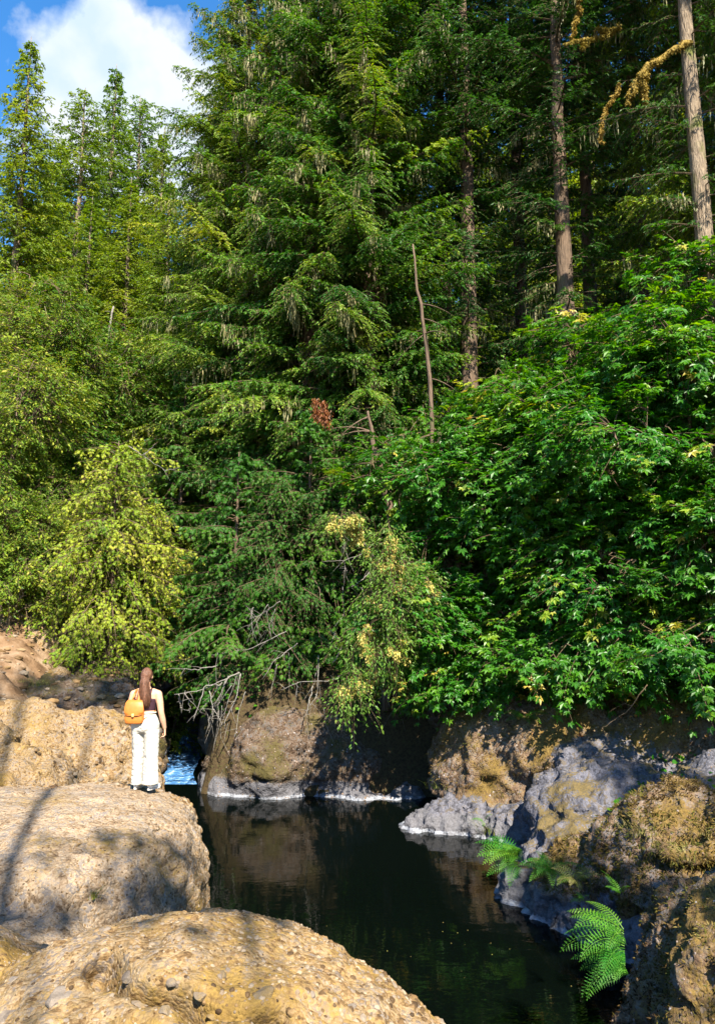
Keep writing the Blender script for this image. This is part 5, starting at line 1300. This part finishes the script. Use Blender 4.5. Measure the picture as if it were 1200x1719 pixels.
# trousers: high waist, wide straight legs
G = Geo()
rings(G, [(0, 0, 1.045, .136, .098), (0, 0, 1.02, .142, .102), (.005, -.01, .95, .176, .130), (.008, -.018, .88, .192, .142), (.005, -.012, .81, .190, .135), (0, -.005, .765, .170, .11)], 32)
rings(G, [(.092, -.01, .90, .092, .11), (.100, -.015, .78, .100, .122), (.105, -.01, .6, .092, .105), (.108, -.01, .4, .094, .102), (.110, -.012, .2, .103, .112), (.112, -.015, .075, .112, .122)], 28)
rings(G, [(-.092, -.005, .90, .088, .108), (-.092, .0, .78, .090, .112), (-.092, .02, .6, .078, .095), (-.085, .035, .4, .074, .092), (-.088, .04, .2, .076, .098), (-.090, .045, .06, .080, .105)], 28)
tr = solid(G, 'trousers', M['trousers'], woman, .008, 3)
V = verts_of(tr.data); nn = normals_of(tr.data)
fold = vnoise(np.stack([V[:, 0] * 6, V[:, 1] * 6, V[:, 2] * 1.1 + V[:, 0] * 2], -1), .55, 3) * .020 + (1 - 2 * np.abs(vnoise(V * np.array([1, 1, 2.4]) + V[:, :1] * .8 + 3, .11, 2))) * .007
V = V + nn * (fold * np.clip((1.03 - V[:, 2]) * 8, 0, 1))[:, None]; tr.data.vertices.foreach_set('co', V.ravel().astype(np.float32)); tr.data.update()
G = Geo(); tubes(G, [(.148 * math.cos(a), .108 * math.sin(a), 1.035) for a in np.linspace(0, 2 * math.pi, 40)], np.full(40, .011), 6); G.build('waistband', M['trousers'], tr, smooth=True)
# crop top with wide straps
G = Geo()
rings(G, [(0, 0, 1.065, .132, .094), (0, 0, 1.10, .140, .100), (0, 0, 1.17, .152, .107), (0, .0, 1.215, .163, .112), (0, .005, 1.235, .160, .108)], 32)
for s_ in (1, -1): limb(G, [(s_ * .085, -.095, 1.21), (s_ * .078, -.080, 1.29), (s_ * .080, -.03, 1.355), (s_ * .082, .04, 1.33), (s_ * .085, .095, 1.22)], [.020] * 5, 10)
solid(G, 'crop_top', M['top'], woman, .006, 2)
# hair: cap, gathered tail down the back, loose strands
G = Geo(); ellip(G, (0, .0, 1.553), (.083, .092, .103), 24, 16); ellip(G, (0, -.055, 1.50), (.060, .050, .060)); ellip(G, (0, -.085, 1.535), (.032, .032, .032))
limb(G, [(0, -.088, 1.535), (.006, -.120, 1.47), (.010, -.125, 1.38), (.022, -.128, 1.29), (.028, -.135, 1.20), (.034, -.135, 1.13)], [.030, .042, .050, .052, .040, .014])
h = solid(G, 'hair', M['hair'], woman, .008, 2)
V = verts_of(h.data); nn = normals_of(h.data); V = V + nn * (vnoise(V * np.array([1, 1, .22]), .016, 2) * .006)[:, None]; h.data.vertices.foreach_set('co', V.ravel().astype(np.float32)); h.data.update()
G = Geo(); r_ = np.random.default_rng(300)
for k in range(320):
    a = r_.uniform(0, 6.28); q_ = np.array([[0, -.088, 1.54], [.005, -.12, 1.46], [.010, -.125, 1.38], [.022, -.13, 1.28], [.03, -.135, 1.19], [.036, -.135, 1.10]]) + r_.normal(size=3) * .006
    w_ = np.array([.026, .042, .05, .055, .048, .032]); q_[:, 0] += np.cos(a) * w_ * 1.15 + np.sin(np.arange(6) * 1.9 + r_.random() * 6) * .012; q_[:, 1] += np.sin(a) * w_ * .7
    t_ = np.linspace(0, 5 * r_.uniform(.7, 1.0), 16); tubes(G, np.stack([np.interp(t_, np.arange(6), q_[:, i]) for i in range(3)], -1), np.linspace(.0028, .001, 16), 4)
G.build('loose_strands', M['hair'], h, smooth=True)
G = Geo(); tubes(G, [(.034 * math.cos(a), -.092 + .012 * math.sin(a), 1.525 + .03 * math.sin(a)) for a in np.linspace(0, 2 * math.pi, 20)], np.full(20, .006), 6); G.build('hair_tie', M['top'], h, smooth=True)
# shoes
for (x, y, a) in ((.112, -.03, -24), (-.100, .03, -8)):
    G = Geo(); c_, s_ = math.cos(R(a)), math.sin(R(a)); f = lambda u, v, z: (x + u * c_ - v * s_, y + u * s_ + v * c_, z)
    ellip(G, f(0, .02, .050), (.038, .055, .045), 20, 12, Matrix.Rotation(R(a), 3, 'Z')); ellip(G, f(0, .11, .035), (.043, .105, .032), 20, 12, Matrix.Rotation(R(a), 3, 'Z')); ellip(G, f(0, .0, .075), (.035, .042, .03), 20, 12, Matrix.Rotation(R(a), 3, 'Z'))
    sh_ = solid(G, 'shoe', M['shoe'], woman, .006, 2)
    G = Geo(); n = 30; th = np.arange(n) / n * 2 * math.pi; ou = [(.045 * math.cos(t_) * (1 if math.sin(t_) > 0 else .85), .09 + .135 * math.sin(t_)) for t_ in th]
    V = np.array([f(u, v, z) for z in (-.004, .020) for u, v in ou]); G.add(V, [[i, (i + 1) % n, n + (i + 1) % n, n + i] for i in range(n)]); G.f.append((np.array([list(range(n))[::-1], list(range(n, 2 * n))]), np.full(2, .5), 0))
    G.build('sole', M['sole'], sh_, smooth=False)

# backpack
bp_o = empty('backpack', (FX - .096, FY - .146, FZ + .819), 0, .91); tag(bp_o, 'small orange tan leather backpack hanging low on the left of the woman\'s back', 'backpack')
G = Geo(); rings(G, [(0, 0, .0, .10, .035), (0, 0, .008, .118, .05), (0, 0, .05, .132, .060), (0, 0, .15, .132, .060), (0, 0, .25, .120, .055), (0, 0, .30, .105, .045), (0, 0, .318, .085, .028)], 36, powr=.55)
solid(G, 'pack_body', M['leather'], bp_o, .007, 4)
G = Geo(); n = 26; rows = []
for z_, w_, y_ in ((.322, .088, -.0), (.318, .100, -.034), (.285, .118, -.057), (.22, .130, -.070), (.165, .132, -.074), (.135, .120, -.074), (.125, .09, -.074)):
    u = np.linspace(-1, 1, n); rows.append(np.stack([u * w_, y_ + .022 * np.abs(u) ** 3, z_ - .0 * u + .012 * (1 - u ** 2) * (-1 if z_ < .14 else 0)], -1))
V = np.concatenate(rows); V2 = V + np.array([0, .006, 0]); mrow = len(rows)
q_ = np.array([[i * n + j, i * n + j + 1, (i + 1) * n + j + 1, (i + 1) * n + j] for i in range(mrow - 1) for j in range(n - 1)])
G.add(V, q_); G.add(V2, q_[:, ::-1]); G.build('flap', M['leather'], bp_o, smooth=True)
G = Geo(); tubes(G, [(x_, -.078 + .02 * abs(x_ / .12) ** 3, .128 - .012 * (1 - (x_ / .12) ** 2)) for x_ in np.linspace(-.12, .12, 20)], np.full(20, .005), 6); G.build('flap_edge', M['leather_d'], bp_o, smooth=True)
G = Geo(); rings(G, [(0, -.086, .100, .014, .006), (0, -.086, .104, .017, .008), (0, -.086, .140, .017, .008), (0, -.086, .144, .014, .006)], 16, powr=.5); G.build('clasp', M['brass'], bp_o, smooth=True)
for s_, pts in ((1, [(.05, -.01, .31), (.045, .04, .40), (.04, .09, .455), (.035, .16, .46), (.03, .25, .36)]), (-1, [(-.04, -.01, .31), (-.02, .04, .40), (-.01, .09, .45), (-.01, .16, .455), (-.01, .25, .36)])):
    G = Geo(); p = np.array(pts); k = np.linspace(0, len(p) - 1, 24); q2 = np.stack([np.interp(k, np.arange(len(p)), p[:, i]) for i in range(3)], -1)
    V = np.concatenate([q2 - np.array([.014, 0, 0]), q2 + np.array([.014, 0, 0]), q2 + np.array([.014, .004, .004]), q2 + np.array([-.014, .004, .004])]); m_ = 24
    G.add(V, np.array([[a * m_ + i, b_ * m_ + i, b_ * m_ + i + 1, a * m_ + i + 1] for a, b_ in ((0, 1), (1, 2), (2, 3), (3, 0)) for i in range(m_ - 1)])); G.build('strap', M['leather'], bp_o, smooth=False)
G = Geo(); tubes(G, [(.03 * math.cos(a), -.005, .318 + .045 * math.sin(a)) for a in np.linspace(0, math.pi, 14)], np.full(14, .006), 6); G.build('grab_handle', M['leather_d'], bp_o, smooth=True)
G = Geo(); tubes(G, [(.11, .0, .05), (.17, .06, .09), (.235, .12, .13), (.24, .2, .16)], np.full(4, .008), 6); G.build('lower_strap', M['leather'], bp_o, smooth=True)
